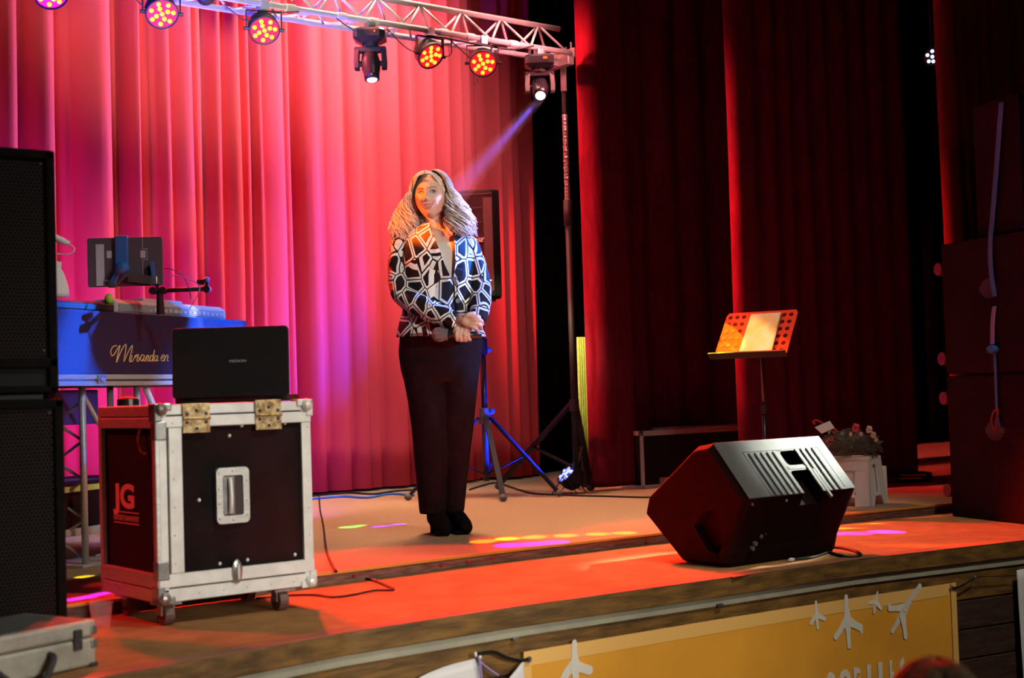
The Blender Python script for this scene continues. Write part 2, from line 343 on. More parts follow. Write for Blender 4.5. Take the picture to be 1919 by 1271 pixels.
def poly_line(pxs, z):
    ps = [on_z(a, b, z) for a, b in pxs]
    l = ps[0]+(ps[0]-ps[1])*1.2; l2 = V((l.x-2, l.y, z)); r = ps[-1]+(ps[-1]-ps[-2])*1.2
    return [l2] + ps + [r, V((13.5, r.y, z))]
edge = poly_line([(180, 1271), (640, 1187), (960, 1138), (1280, 1094), (1600, 1049), (1919, 1013)], ZL)
edge = [V((p.x, p.y, ZL)) for p in edge]
rise = poly_line([(130, 1134), (640, 1070.7), (933, 1034), (1233, 1000), (1582, 963.8), (1775, 944.5)], ZR)
st = MB(); n = len(edge)
# front carpet: strip between front edge and riser, as a solid slab
def slab(line, yb, z0, z1, name, m, parent=None):
    mb = MB(); k = len(line)
    poly = [V((p.x, p.y, z0)) for p in line] + [V((line[-1].x, yb, z0)), V((line[0].x, yb, z0))]
    mb.prism(poly, (0, 0, z1-z0)); return mb.build(name, m, parent)
stage = struct(slab([p+V((0, 0.035, 0)) for p in edge], 9.35, 0.88, ZL, 'stage_floor', 'carpet_front'))
struct(slab(rise, 9.3, ZL-0.001, ZR, 'rear_stage_floor', 'carpet'))
def strip(line, off0, off1, z0, z1, name, m, parent=None, bevel=0):
    mb = MB()
    rings = [[V((p.x, p.y+off0, z0)), V((p.x, p.y+off1, z0)), V((p.x, p.y+off1, z1)), V((p.x, p.y+off0, z1))] for p in line]
    mb.loft(rings); return mb.build(name, m, parent, bevel=bevel)
struct(strip(rise, -0.006, 0.0, ZL+0.001, ZR-0.006, 'trim_1', 'riserwood'))
struct(strip(rise, -0.012, 0.012, ZR-0.006, ZR+0.003, 'trim_2', 'orange_edge'))
for px in (664, 828, 878, 925, 1072, 1213):           # small screw heads along the riser board
    p = on_y(px, 1070.7-0.119*(px-640)+9, rise[2].y-0.006); mbs = MB(); mbs.disc((p.x, p.y, ZL+0.022), (0, -1, 0), 0.007, 0.004, 10); struct(mbs.build('trim_screw', 'red_and_redlit'))
struct(strip(edge, -0.021, 0.058, ZL+0.0022, ZL+0.0045, 'trim_5', 'lip'))
nose = struct(strip(edge, -0.02, 0.06, 0.885, ZL+0.002, 'trim_3', 'oak', bevel=0.004))
struct(strip(edge, -0.008, 0.02, 0.852, 0.884, 'trim_4', 'trimgrey', bevel=0.002))
front = struct(strip(edge, 0.02, 0.07, 0.0, 0.88, 'stage_front', 'darkwood'))
for k in range(7):                                     # planks of the stage front, with recessed joints
    z1 = 0.85-k*0.121; z0 = z1-0.115
    strip(edge, 0.0, 0.022, z0, z1, 'plank', 'oak' if k == 0 else 'darkwood', front, bevel=0.003)

# ------------------------------------------------------------------ curtains
def curtain(ctrl, Y, z0, z1, name, m, label, cat='curtain', amp=0.0, nz=14, seed=0, hem=True, ends=0.0):
    """ctrl: list of (X, depth) creases; rounded folds between them"""
    pts = []
    for i in range(len(ctrl)-1):
        x0, d0 = ctrl[i][:2]; x1, d1 = ctrl[i+1][:2]; k = 9
        for j in range(k):
            t = j/k; s = math.sin(PI*t)**0.55; x = x0+(x1-x0)*t
            asym = 0.30*(x1-x0)*math.sin(PI*t); rc = ctrl[i][2] if len(ctrl[i]) > 2 else 0
            pts.append((x+asym*0.62, (d0*(1-t)+d1*t)*(1-s)+rc*s, i))
    pts.append((ctrl[-1][0], ctrl[-1][1], len(ctrl)-2))
    mb = MB(); rings = []
    for a in range(nz+1):
        u = a/nz; z = z0+(z1-z0)*u; ring = []
        for j, (x, d, i) in enumerate(pts):
            wv = noise.noise(V((i*1.7+seed, z*0.55, 0)))*0.03 + noise.noise(V((x*6+seed, z*1.1, 4)))*0.012
            ring.append(V((x+wv*(0.5+amp), Y+d*(0.8+0.35*noise.noise(V((i*0.9+seed, z*0.4, 7))))+wv*0.5, z)))
        rings.append(ring)
    mb.loft(rings, close=False)
    o = mb.build(name, m, smooth=True, fix=False); md = o.modifiers.new('s', 'SOLIDIFY'); md.thickness = 0.006
    return tag(o, label, cat)
YB = 8.4
cr = [(-200, .1), (-120, .08), (-60, .1), (-10, .06), (50, .15), (122, .16), (160, .05), (228, .17), (250, .17), (277, .12), (303, .07), (330, .05), (378, .15), (404, .10), (430, .08), (465, .15), (484, .08), (500, .05), (547, .10), (567, .15), (612, .06), (656, .07), (690, .04), (712, .08), (765, .09), (792, .08), (828, .11), (858, .12), (880, .08), (899, .16), (931, .18), (949, .07), (971, .12), (1001, .17), (1020, .1)]
rec = {122: .2, 228: .26, 277: .16, 378: .17, 404: .04, 465: .06, 547: .12, 690: .05, 765: .03, 880: .05, 899: .2, 971: .1, 1001: .1}
ctrl = [(on_y(p, 430, YB).x, d*(2.9 if p < 600 else 2.1), rec.get(p, 0)*1.1) for p, d in cr]
curtain(ctrl, YB, ZR+0.02, 5.2, 'red_stage_curtain', 'velvet', 'wide bright red pleated curtain hanging across the back of the stage')
# wing curtains: flat lit end face + folded sheet running to the right
def wing(pxl, YW, xs_px, name, m, label, py=500, yback=0.0, z1=5.6, ret=0.10, seed=3, z0=ZR+0.015):
    x0 = on_y(pxl, py, YW).x; r = random.Random(seed)
    ctrl = [(x0, ret)]
    for p in xs_px: ctrl.append((on_y(p, py, YW+yback).x, r.uniform(0.05, 0.13)))
    return curtain(ctrl, YW, z0, z1, name, m, label, seed=seed)
# leg A: front fold near, rest set back
xa0 = on_y(1112, 500, 6.87).x; xa1 = on_y(1186, 500, 6.87).x
mb = MB(); rings = []
for a in range(15):
    z = ZR+0.012+(5.6-ZR)*a/14; ring = []
    for (x, y) in [(xa0+0.05, 7.02), (xa0+0.015, 7.0), (xa0, 6.96), (xa0+0.012, 6.9), (xa0+0.05, 6.87), (xa0+0.12, 6.865), (xa0+0.2, 6.872), (xa1-0.05, 6.865), (xa1, 6.88), (xa1+0.02, 6.95), (xa1+0.04, 7.06),
                   (xa1+0.1, 7.12), (xa1+0.2, 7.05), (xa1+0.30, 7.04), (xa1+0.36, 7.14), (xa1+0.42, 7.14), (xa1+0.5, 7.05), (xa1+0.62, 7.05), (xa1+0.68, 7.15), (xa1+0.76, 7.06), (xa1+0.9, 7.05), (xa1+0.98, 7.15), (xa1+1.1, 7.05), (xa1+1.25, 7.05), (xa1+1.35, 7.15), (xa1+1.5, 7.05), (xa1+1.8, 7.1), (xa1+2.4, 7.06)]:
        wv = noise.noise(V((x*3, z*0.7, 2)))*0.02; ring.append(V((x+wv, y+wv, z)))
    rings.append(ring)
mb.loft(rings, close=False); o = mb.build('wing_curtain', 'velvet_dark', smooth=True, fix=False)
o.modifiers.new('s', 'SOLIDIFY').thickness = 0.006
md = o.modifiers.new('sub', 'SUBSURF'); md.levels = 1; md.render_levels = 1
tag(o, 'dark red side curtain right behind the tripod lighting mast', 'curtain')
# leg B
xb = on_y(1386, 500, 5.8).x
def leg(x0, Y, widths, name, m, label, seed, z0=ZR+0.012):
    pts = [(x0+0.07, Y+0.10), (x0+0.02, Y+0.085), (x0, Y+0.05), (x0+0.015, Y+0.012), (x0+0.055, Y)]
    x = x0+0.055; r = random.Random(seed)
    for wd in widths:
        dp = r.uniform(0.035, 0.085)
        pts += [(x+wd*0.35, Y-0.012), (x+wd*0.78, Y), (x+wd*0.93, Y+dp), (x+wd, Y+dp)]; x += wd
    mb = MB(); rings = []
    for a in range(15):
        z = z0+(5.7-z0)*a/14
        rings.append([V((px_+noise.noise(V((px_*3+seed, z*0.7, 2)))*0.02, py_+noise.noise(V((px_*3, z*0.7, seed)))*0.015, z)) for px_, py_ in pts])
    mb.loft(rings, close=False); o = mb.build(name, m, smooth=True, fix=False)
    o.modifiers.new('s', 'SOLIDIFY').thickness = 0.006
    md = o.modifiers.new('sub', 'SUBSURF'); md.levels = 1; md.render_levels = 1
    return tag(o, label, 'curtain')
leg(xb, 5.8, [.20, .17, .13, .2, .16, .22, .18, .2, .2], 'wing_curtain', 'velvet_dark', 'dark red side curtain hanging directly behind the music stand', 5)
xc = on_y(1788, 500, 4.62).x
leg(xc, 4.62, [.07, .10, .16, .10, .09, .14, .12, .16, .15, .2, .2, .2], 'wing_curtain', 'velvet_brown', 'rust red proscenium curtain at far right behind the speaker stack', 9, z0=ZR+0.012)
# black wall drape behind the wings
mb = MB(); rings = []
for z in (0.96, 3, 6.2): rings.append([V((6.9+0.11*i, 8.9+0.05*math.sin(i*1.7), z)) for i in range(60)])
mb.loft(rings, close=False); tag(mb.build('black_drape', 'black_drape', smooth=True, fix=False, solid=0.005), 'black drape in the dark gap beside the bright red curtain', 'curtain')

# ------------------------------------------------------------------ truss
YF, YM, YK = 6.75, 6.85, 6.95; ZC, ZT = 3.776, 3.95
XR = on_y(1068, 92, YF).x; XL = 0.9
tr = thing('lighting_truss', 'silver triangular lighting truss carrying the row of lamps above the stage', 'truss', (XR, YM, ZC))
for (y, z) in ((YF, ZC), (YM, ZT), (YK, ZC)):
    MB().tube([(XL, y, z), (XR+0.0, y, z)], 0.0175, 12).build('chord', 'alu', tr, smooth=True, world=True)
step = 0.30; k = 0; x = XR-0.02
while x > XL+0.3:
    for a, b in (((YF, ZC), (YM, ZT)), ((YK, ZC), (YM, ZT)), ((YF, ZC), (YK, ZC))):
        mb = MB(); mb.tube([(x, a[0], a[1]), (x-step/2, b[0], b[1])], 0.0075, 8); mb.build('brace', 'alu', tr, smooth=True, world=True)
        mb = MB(); mb.tube([(x-step/2, b[0], b[1]), (x-step, a[0], a[1])], 0.0075, 8); mb.build('brace', 'alu', tr, smooth=True, world=True)
    x -= step
mb = MB(); mb.prism([(XR+0.005, YF-0.03, ZC-0.03), (XR+0.005, YK+0.03, ZC-0.03), (XR+0.005, YK+0.03, ZC+0.03), (XR+0.005, YF-0.03, ZC+0.03)], (0.012, 0, 0))
mb.box((XR-0.1, YM, ZC-0.05), (0.26, 0.06, 0.045)); mb.box((XR-0.02, YM, ZC-0.055), (0.05, 0.26, 0.05))
mb.tube([(XR+0.01, YF, ZC-0.05), (XR+0.01, YF, ZC+0.07)], 0.006, 8); mb.tube([(XR+0.01, YF+0.05, ZC-0.05), (XR+0.01, YF+0.05, ZC+0.05)], 0.006, 8)
mb.build('end_bracket', 'alu', tr, world=True, bevel=0.003)
for px in (545, 640, 700, 830, 880, 960):                   # conical couplers on the chords
    p = on_y(px, 30, YF); MB().tube([(p.x-0.03, YF, ZC), (p.x, YF, ZC), (p.x+0.03, YF, ZC)], [0.021, 0.022, 0.021], 10).build('coupler', 'alu_white', tr, world=True)

def mast():
    base = on_z(1087, 922, ZR); bx, by = on_y(1061, 300, YM).x, YM
    t = thing('lighting_stand', 'tall black tripod stand holding up the right end of the truss', 'stand', (bx, by, ZR))
    MB().tube([(0, 0, 0.12), (0, 0, 1.85)], 0.020, 12).build('lower_pole', 'black', t, smooth=True)
    MB().tube([(0, 0, 1.8), (0, 0, 2.62)], 0.0145, 12).build('upper_pole', 'black', t, smooth=True)
    MB().tube([(0, 0, 2.56), (0, 0, 2.74)], 0.019, 12).build('spigot', 'alu_white', t, smooth=True)
    MB().tube([(0, 0, 1.7), (0, 0, 1.86)], 0.028, 12).build('collar', 'black', t, smooth=True)
    mb = MB()
    for i in range(26):
        z = 1.84+i*0.022; mb.tube([(0, 0, z), (0.002*math.sin(i*3), 0, z+0.019)], [0.0175+0.002*math.sin(i*2.1), 0.0165], 9)
    mb.build('foil_tape', 'foil', t)
    MB().tube([(0, 0, 0.52), (0, 0, 0.60)], 0.032, 12).build('hub', 'black', t)
    for dv in (-_R0*.50+_F0*.66, _R0*.10+_F0*.26, _R0*.02+_F0*.52):
        L = dv.length; d = dv.normalized()
        lg = MB().bar(d*0.03+V((0, 0, 0.57)), d*L+V((0, 0, 0.03)), 0.034, h=0.022).build('leg', 'black', t)
        MB().sphere(d*L+V((0, 0, 0.022)), (0.028, 0.028, 0.022), 10, 6).build('rubber_foot', 'rubber', lg)
        MB().bar(V((0, 0, 0.16)), d*(L*0.55)+V((0, 0, 0.6-0.57*0.53)), 0.018, h=0.014).build('stay', 'black', t)
    return t
mast()

def frame_to(d, up=V((0, 0, 1))):
    d = V(d).normalized(); x = up.cross(d); x.normalize(); y = d.cross(x); return Matrix((x, y, d)).transposed()
def led_spots(n=12):
    out = [(0.0, 0.0)]
    out += [(0.42*math.cos(a), 0.42*math.sin(a)) for a in [2*PI*i/4+0.5 for i in range(4)]]
    out += [(0.78*math.cos(a), 0.78*math.sin(a)) for a in [2*PI*i/7+0.2 for i in range(7)]]
    return out[:n]
LEDPOS = led_spots()
def par(px, py, aim, label, dep=None, pos=None, r=0.081, lens='redlens', plate='redglow', hang=True, name='par_light', leds=LEDPOS, lr=0.0125):
    p = pos or on_y(px, py, YF-0.0)
    t = thing(name, label, 'stage light', p, 0, 'amber lamps under the truss' if hang else None)
    d = (V(aim)-p).normalized(); Rm = frame_to(d)
    b = MB(); rings = []
    for rr, zz in ((r*0.45, -0.10), (r*0.8, -0.085), (r*0.98, -0.045), (r, 0), (r*1.04, 0.004), (r*1.04, 0.018), (r*0.97, 0.018), (r*0.95, 0.008)):
        rings.append([Rm @ V((rr*math.cos(2*PI*j/28), rr*math.sin(2*PI*j/28), zz)) for j in range(28)])
    b.loft(rings); hs = b.build('housing', 'black', t, smooth=True)
    mb = MB(); mb.loft([[Rm @ V((r*0.95*math.cos(2*PI*j/28), r*0.95*math.sin(2*PI*j/28), zz)) for j in range(28)] for zz in (0.009, 0.012)]); mb.build('lens_plate', plate, t)
    for (a, c) in leds:
        q = Rm @ V((a*r*0.9, c*r*0.9, 0.012)); mb = MB()
        mb.loft([[q+Rm @ V((k*lr*math.cos(2*PI*j/12), k*lr*math.sin(2*PI*j/12), h)) for j in range(12)] for k, h in ((1, 0), (0.9, 0.006), (0.5, 0.010))])
        mb.build('led_lens', lens, t, smooth=True)
    if hang:
        ax = V((0, 0, 1)).cross(d).normalized(); top = V((0, 0, ZC-p.z+0.0))
        for s in (-1, 1):
            MB().tube([ax*s*(r+0.028), ax*s*(r+0.001)], 0.010, 8).build('knob', 'black', t)
            MB().bar(ax*s*(r+0.014), ax*s*(r+0.014)+top*0.72, 0.022, up=ax, h=0.004).build('yoke_arm', 'black', t)
        mb = MB(); mb.bar(ax*(-(r+0.014))+top*0.72, ax*(r+0.014)+top*0.72, 0.022, h=0.004); mb.build('yoke_bridge', 'black', t)
        mb = MB(); mb.tube([top*0.72, top*0.9], 0.006, 8); mb.box(top*0.93, (0.045, 0.05, 0.05)); mb.build('clamp', 'steel', t, bevel=0.004)
    return t, p, d
AIM = V((3.2, 1.6, 0.6))
PARS = []
for (px, py, aim, lab) in [
    (95, -14, on_z(700, 1120, ZL)+V((-.6, -.5, 0)), 'round amber-lit lamp cut off by the frame at top left'),
    (303, 24, on_z(700, 1120, ZL)+V((-.3, -.4, 0)), 'round amber-lit lamp second from the left under the truss'),
    (495, 55, on_z(800, 1120, ZL)+V((0, -.2, 0)), 'round amber-lit lamp left of the first moving head'),
    (806, 103, on_z(1350, 1045, ZL)+V((.6, -.3, 0)), 'amber-lit lamp turned sideways with its side showing, right of the first moving head'),
    (905, 118, on_z(980, 1100, ZL)+V((-.1, -.4, 0)), 'round amber-lit lamp just left of the rightmost moving head')]:
    PARS.append(par(px, py, aim, lab))

def moving_head(px, py, aim, label, lensmat, digits):
    p = on_y(px, py, YF)
    t = thing('moving_head_light', label, 'stage light', (p.x, YF, ZC-0.02), 0, 'moving heads on the truss')
    Z = V((0, 0, 0))
    mb = MB()
    oc = [(-.085, -.06), (-.06, -.085), (.06, -.085), (.085, -.06), (.085, .06), (.06, .085), (-.06, .085), (-.085, .06)]
    Rz = Matrix.Rotation(-YAW, 3, 'Z')
    ring = lambda s, z: [Rz @ V((a*s, b*s, z)) for a, b in oc]
    mb.loft([ring(0.95, -0.035), ring(1.06, -0.05), ring(1.06, -0.09), ring(0.6, -0.115)]); mb.build('base', 'blackgloss', t)
    mb = MB(); mb.box((0, 0, -0.012), (0.05, 0.05, 0.05)); mb.tube([(0, 0, -0.02), (0, 0, 0.03)], 0.012, 8); mb.build('clamp', 'steel', t, bevel=0.004)
    q = Rz @ V((0.035, -0.092, -0.066)); MB().box(q, (0.045, 0.006, 0.03), Rz).build('display', 'blackgloss', t)
    MB().box(Rz @ V((0.035, -0.0965, -0.063)), (0.024 if digits else 0.006, 0.004, 0.010), Rz).build('digits', 'reddigits', t)
    MB().disc((0, 0, -0.135), (0, 0, 1), 0.045, 0.025, 20).build('pan_bearing', 'black', t)
    for s in (-1, 1):
        mb = MB(); mb.loft([[Rz @ V((s*(0.062+a+o), b*w_, z)) for a, b in ((0, -.036), (.028, -.028), (.028, .028), (0, .036))] for z, o, w_ in ((-0.135, -.01, .8), (-0.16, .0, 1), (-0.215, .003, 1), (-0.25, .002, .9), (-.262, 0, .6))])
        mb.build('yoke_arm', 'grey_plastic' if digits else 'black', t, bevel=0.004)
        MB().tube([Rz @ V((s*0.05, 0, -0.225)), Rz @ V((s*0.07, 0, -0.225))], 0.016, 12).build('tilt_hub', 'black', t)
    mb = MB(); mb.box(V((0, 0, -0.147)), (0.18, 0.06, 0.03), Rz); mb.build('yoke_bridge', 'black', t, bevel=0.006)
    hc = V((0, 0, -0.225)); d = (V(aim)-(V((p.x, YF, ZC-0.02))+hc)).normalized(); Rm = frame_to(d)
    mb = MB(); mb.loft([[hc+Rm @ V((r*math.cos(2*PI*j/20), r*math.sin(2*PI*j/20), z)) for j in range(20)] for r, z in ((.022, -.070), (.046, -.055), (.054, -.01), (.052, .035), (.044, .07), (.042, .098))])
    mb.build('head', 'blackgloss', t, smooth=True)
    mb = MB(); mb.loft([[hc+Rm @ V((r*math.cos(2*PI*j/20), r*math.sin(2*PI*j/20), z)) for j in range(20)] for r, z in ((.031, .098), (.027, .104), (.012, .108))])
    mb.build('front_lens', lensmat, t, smooth=True)
    return t, V((p.x, YF, ZC-0.02))+hc+d*0.128, d
MH1 = moving_head(693, 60, V((4.15, 6.2, ZL)), 'black moving-head lamp with a pale blue lens, mid truss', 'bluewhite', False)
MH2 = moving_head(1010, 100, V((4.3, 5.2, 1.6)), 'black moving-head lamp with bright white-blue lens and red digits at truss end', 'whiteviolet', True)
# beams of these lamps
def P_W(px, py): return at_d(px, py, 6.68)
for (t_, p_, d_), pw in zip(PARS, (2800, 12000, 12000, 9000, 9500)):
    spot(p_+d_*.05, p_+d_*3, (1.0, 0.03, 0.008), pw, 38, .35, .06, 'red_beam')
# moving heads: blue-white beams and coloured gobo patches on the floor
_, hp1, hd1 = MH1; _, hp2, hd2 = MH2
def patch_beam(src, px, py, z, col, pw, ang, name='gobo_beam', blend=.25):
    spot(src, on_z(px, py, z), col, pw, ang, blend, .004, name)
spot(hp1, at_d(225, 480, 6.1), (0.35, 0.4, 1.0), 700, 6, .5, .02, 'pale_beam')
patch_beam(hp1, 655, 988, ZR, (0.1, 1.0, 0.2), 26000, 2.6); patch_beam(hp1, 676, 985, ZR, (0.1, 1.0, 0.2), 6000, 1.6)
patch_beam(hp1, 712, 987, ZR, (0.10, 0.0, 1.0), 60000, 2.2); patch_beam(hp1, 745, 983, ZR, (0.10, 0.0, 1.0), 60000, 2.0)
for px, py in ((905, 1015), (950, 1010), (1000, 1007), (1060, 1004), (1120, 1001), (1170, 999)): patch_beam(hp2, px, py, ZR, (1.0, 0.60, 0.0), 22000, 2.1, blend=.8)
for px, py in ((955, 1022), (1000, 1020), (1040, 1017)): patch_beam(hp2, px, py, ZR, (0.25, 0.0, 1.0), 50000, 2.4, blend=.9)
for px, py in ((1560, 989), (1600, 987), (1650, 984)): patch_beam(hp2, px, py, ZL, (1.0, 0.75, 0.0), 70000, 2.8, blend=.6)
for px, py in ((1550, 1001), (1600, 1000), (1660, 997)): patch_beam(hp2, px, py, ZL, (0.32, 0.02, 1.0), 60000, 2.4, blend=.6)
patch_beam(hp2, 1480, 1058, ZL, (0.3, 0.15, 1.0), 30000, 2.8, blend=.8)
for px, py in ((135, 1124), (165, 1119), (190, 1113)): patch_beam(hp1, px, py, ZR, (0.35, 0.02, 1.0), 30000, .8)
patch_beam(hp1, 158, 1081, ZR, (0.9, 0.8, 0.0), 15000, 1.0)
spot(hp1, P_W(774, 672), (0.25, 1.0, 0.0), 70000, 2.8, .6, .01, 'green_beam')
spot(hp2, at_d(1412, 628, 7.5), (1.0, 0.16, 0.01), 1500, 5.5, .5, .02, 'amber_beam')

# thin haze caught in the beam of the right moving head
ht = at_d(893, 318, (hp2-CAMP).dot(_F0)-.35); hd = (ht-hp2).normalized()
spot(hp2, hp2+hd*2, (0.15, 0.12, 1.0), 500, 7, .4, .012, 'haze_beam')
mh = bpy.data.materials.new('thin_haze'); mh.use_nodes = True; nn = mh.node_tree.nodes; nn.remove(nn['Principled BSDF'])
vs_ = nn.new('ShaderNodeVolumeScatter'); vs_.inputs['Density'].default_value = 0.5; vs_.inputs['Color'].default_value = (.8, .8, 1, 1); mh.node_tree.links.new(vs_.outputs[0], nn['Material Output'].inputs['Volume'])
hz_ = MB().tube([hp2+hd*.02, hp2+hd*1.0], [.030, .085], 16).build('haze', mh); hz_['kind'] = 'stuff'; hz_['label'] = 'thin blue-lit haze in the beam below the rightmost moving head'; hz_['category'] = 'haze'

# cables on the truss
def cable(pts, r, m, label, cat='cable', k=6, n=6, group=None):
    return tag(MB().tube(smooth_path(pts, k), r, n).build('cable', m, smooth=True), label, cat, group)
ty = lambda px, py, y=YF-0.03: on_y(px, py, y)
cable([ty(420, 8), ty(440, 25), ty(460, 38), ty(480, 34), ty(500, 26), ty(560, 22)], 0.003, 'black', 'thin black cable looping from truss to third amber lamp')
cable([ty(256, 0), ty(268, 12), ty(274, 18)], 0.003, 'black', 'short black cable running to second amber lamp at top left')
cable([ty(630, 34), ty(652, 50), ty(672, 60)], 0.0035, 'black', 'black cable drooping into the left side of the first moving head')
cable([ty(725, 52), ty(745, 75), ty(765, 92), ty(784, 100)], 0.003, 'black', 'thin black cable drooping between first moving head and the sideways lamp')
cable([ty(845, 76), ty(846, 98), ty(838, 106), ty(830, 104)], 0.003, 'black', 'black cable loop hanging beside the sideways amber lamp')
cable([ty(843, 74), ty(862, 92), ty(876, 105), ty(882, 112)], 0.003, 'black', 'black cable sloping down to the fifth amber lamp')
cable([ty(800, 66, YF-0.035), ty(840, 72, YF-0.035), ty(900, 84, YF-0.035), ty(960, 92, YF-0.035), ty(1000, 86, YF-0.035)], 0.006, 'black', 'thick black cable bundle tied along the lower truss chord')
cable([ty(905, 128), ty(893, 145), ty(888, 152), ty(890, 158), ty(896, 156), ty(893, 146)], 0.002, 'black', 'tiny wire loop hanging under the fifth amber lamp')
p = on_y(385, -6, YF)
t = thing('moving_head_light', 'black lamp cut off by the top edge beside the truss', 'stage light', p)
MB().sphere((0, 0, 0), (0.05, 0.05, 0.045), 16, 10).build('head', 'blackgloss', t, smooth=True); MB().tube([(0, 0, 0), (0, 0, 0.12)], 0.02, 8).build('clamp', 'steel', t)
# ------------------------------------------------------------------ flight case at front left
FX0, FX1, FY0, FY1, FZ0, FZ1 = 1.857, 2.41, 4.20, 4.66, ZL+0.075, 1.643
t = thing('flight_case', 'tall black flight case with white aluminium edges, brass hinges and four wheels', 'flight case', ((FX0+FX1)/2, (FY0+FY1)/2, ZL))
W = dict(world=True)
body = MB().box2((FX0+.012, FY0+.012, FZ0+.01), (FX1-.012, FY1-.012, FZ1-.01)).build('body', 'blackboard', t, **W)
fp = lambda px, py: on_y(px, py, FY0)
hA = fp(404, 878); hB = fp(468, 978)
cut(body, MB().box2((hA.x+.022, FY0-0.3-0, hA.z-.02), (hB.x-.018, FY0+.06, hB.z+.03))) if False else None
def alu(a, b, m='alu_white', nm='edge_profile'):
    return MB().box2(a, b).build(nm, m, t, bevel=0.003, **W)
e = 0.004
# front frame (lid side)
alu((FX0, FY0, FZ1-.032), (FX1, FY0+.03, FZ1)); alu((FX0, FY0-e, FZ1-.072), (FX1, FY0+.012, FZ1-.036))
alu((FX0, FY0, FZ0), (FX1, FY0+.03, FZ0+.042)); alu((FX0, FY0-e, FZ0+.046), (FX1, FY0+.012, FZ0+.088))
alu((FX0, FY0, FZ0+.03), (FX0+.036, FY0+.03, FZ1-.03)); alu((FX0+.040, FY0-e, FZ0+.088), (FX0+.086, FY0+.012, FZ1-.072))
alu((FX1-.036, FY0-.001, FZ0+.03), (FX1, FY0+.03, FZ1-.03))
# side bands
alu((FX0-e, FY0, FZ1-.034), (FX0+.02, FY1, FZ1), 'alu'); alu((FX0-e, FY0, FZ1-.072), (FX0+.02, FY1, FZ1-.038), 'alu')
alu((FX0-e, FY0, FZ0), (FX0+.02, FY1, FZ0+.04), 'alu'); alu((FX0-e, FY0, FZ0+.044), (FX0+.02, FY1, FZ0+.09), 'alu')
alu((FX0-e, FY0-.0005, FZ0), (FX0+.012, FY0+.026, FZ1), 'alu'); alu((FX0-e, FY1-.026, FZ0), (FX0+.012, FY1, FZ1), 'alu')
alu((FX1-.02, FY0, FZ1-.05), (FX1+e, FY1, FZ1), 'alu'); alu((FX1-.02, FY0, FZ0), (FX1+e, FY1, FZ0+.06), 'alu'); alu((FX0, FY1-.03, FZ1-.03), (FX1, FY1+e, FZ1+.001), 'alu')
for (x, z, sx, sz) in ((FX0, FZ1, 1, -1), (FX1, FZ1, -1, -1), (FX0, FZ0, 1, 1), (FX1, FZ0, -1, 1)):   # ball corners
    mb = MB(); mb.box2((x-sx*.007, FY0-.008, z-sz*.006), (x+sx*.052, FY0+.04, z+sz*.018)); mb.box2((x-sx*.007, FY0-.008, z-sz*.006), (x+sx*.018, FY0+.04, z+sz*.052))
    mb.sphere((x+sx*.016, FY0-.002, z+sz*.014), 0.022, 12, 8); mb.build('corner_protector', 'steel' if sx > 0 else 'alu_white', t, bevel=0.004, **W)
for z, sz in ((FZ1-.08, -1), (FZ0+.10, 1)):
    MB().box2((FX0-.006, FY0-.006, z-.03), (FX0+.035, FY0+.03, z+.03)).build('corner_brace', 'steel', t, bevel=0.004, **W)
for (pa, pb) in (((340, 757), (392, 810)), ((476, 750), (526, 804))):
    A = fp(*pa); B = fp(*pb); zm = (A.z+B.z)/2; h = MB(); h.box2((A.x, FY0-.009, zm+.002), (B.x, FY0-.004, A.z)); h.box2((A.x, FY0-.009, B.z), (B.x, FY0-.004, zm-.002))
    h.tube([(A.x, FY0-.010, zm), (B.x, FY0-.010, zm)], 0.006, 8); hg = h.build('hinge', 'brass', t, bevel=0.001, **W)
    for u, v2 in ((.5, .25), (.15, .36), (.85, .36), (.15, .64), (.85, .64), (.5, .86)):
        MB().disc((A.x+(B.x-A.x)*u, FY0-.009, A.z+(B.z-A.z)*v2), (0, -1, 0), 0.0055, 0.003, 10).build('screw', 'rubber', hg, **W)
cxh, czh = (hA.x+hB.x)/2, (hA.z+hB.z)/2; wh, hh = hB.x-hA.x, hA.z-hB.z
Rx = Matrix.Rotation(PI/2, 3, 'X')
def ring_plate(cx, cz, w1, h1, w2, h2, y0, y1, r1, r2):
    def loop(w_, h_, r, y):
        pts = []
        for sx, sz, a0 in ((1, 1, 0), (-1, 1, PI/2), (-1, -1, PI), (1, -1, 1.5*PI)):
            for k in range(5):
                a = a0+PI/2*k/4; pts.append((cx+sx*(w_/2-r)+r*math.cos(a), y, cz+sz*(h_/2-r)+r*math.sin(a)))
        return pts
    return [loop(w1, h1, r1, y1), loop(w1, h1, r1, y0), loop(w2, h2, r2, y0), loop(w2, h2, r2, y1)]
mb = MB(); mb.loft(ring_plate(cxh, czh, wh, hh, wh*.62, hh*.72, FY0-.004, FY0+.012, .016, .008), cap=False); hd = mb.build('handle_dish', 'alu', t, **W)
mb = MB(); mb.box2((cxh-wh*.33, FY0+.0005, czh-hh*.37), (cxh+wh*.33, FY0+.013, czh+hh*.37)); mb.build('dish_back', 'rubber', hd, **W)
mb = MB(); mb.box2((cxh-wh*.30, FY0-.002, czh-hh*.34), (cxh+wh*.06, FY0+.004, czh+hh*.34)); mb.build('dish_plate', 'steel', hd, bevel=.002, **W)
mb = MB(); mb.tube(smooth_path([(cxh-wh*.1, FY0-.004, czh+hh*.31), (cxh-wh*.1, FY0-.010, czh+hh*.2), (cxh-wh*.1, FY0-.012, czh), (cxh-wh*.1, FY0-.010, czh-hh*.2), (cxh-wh*.1, FY0-.004, czh-hh*.31)]), 0.008, 8); mb.build('grip', 'alu_white', hd, smooth=True, **W)
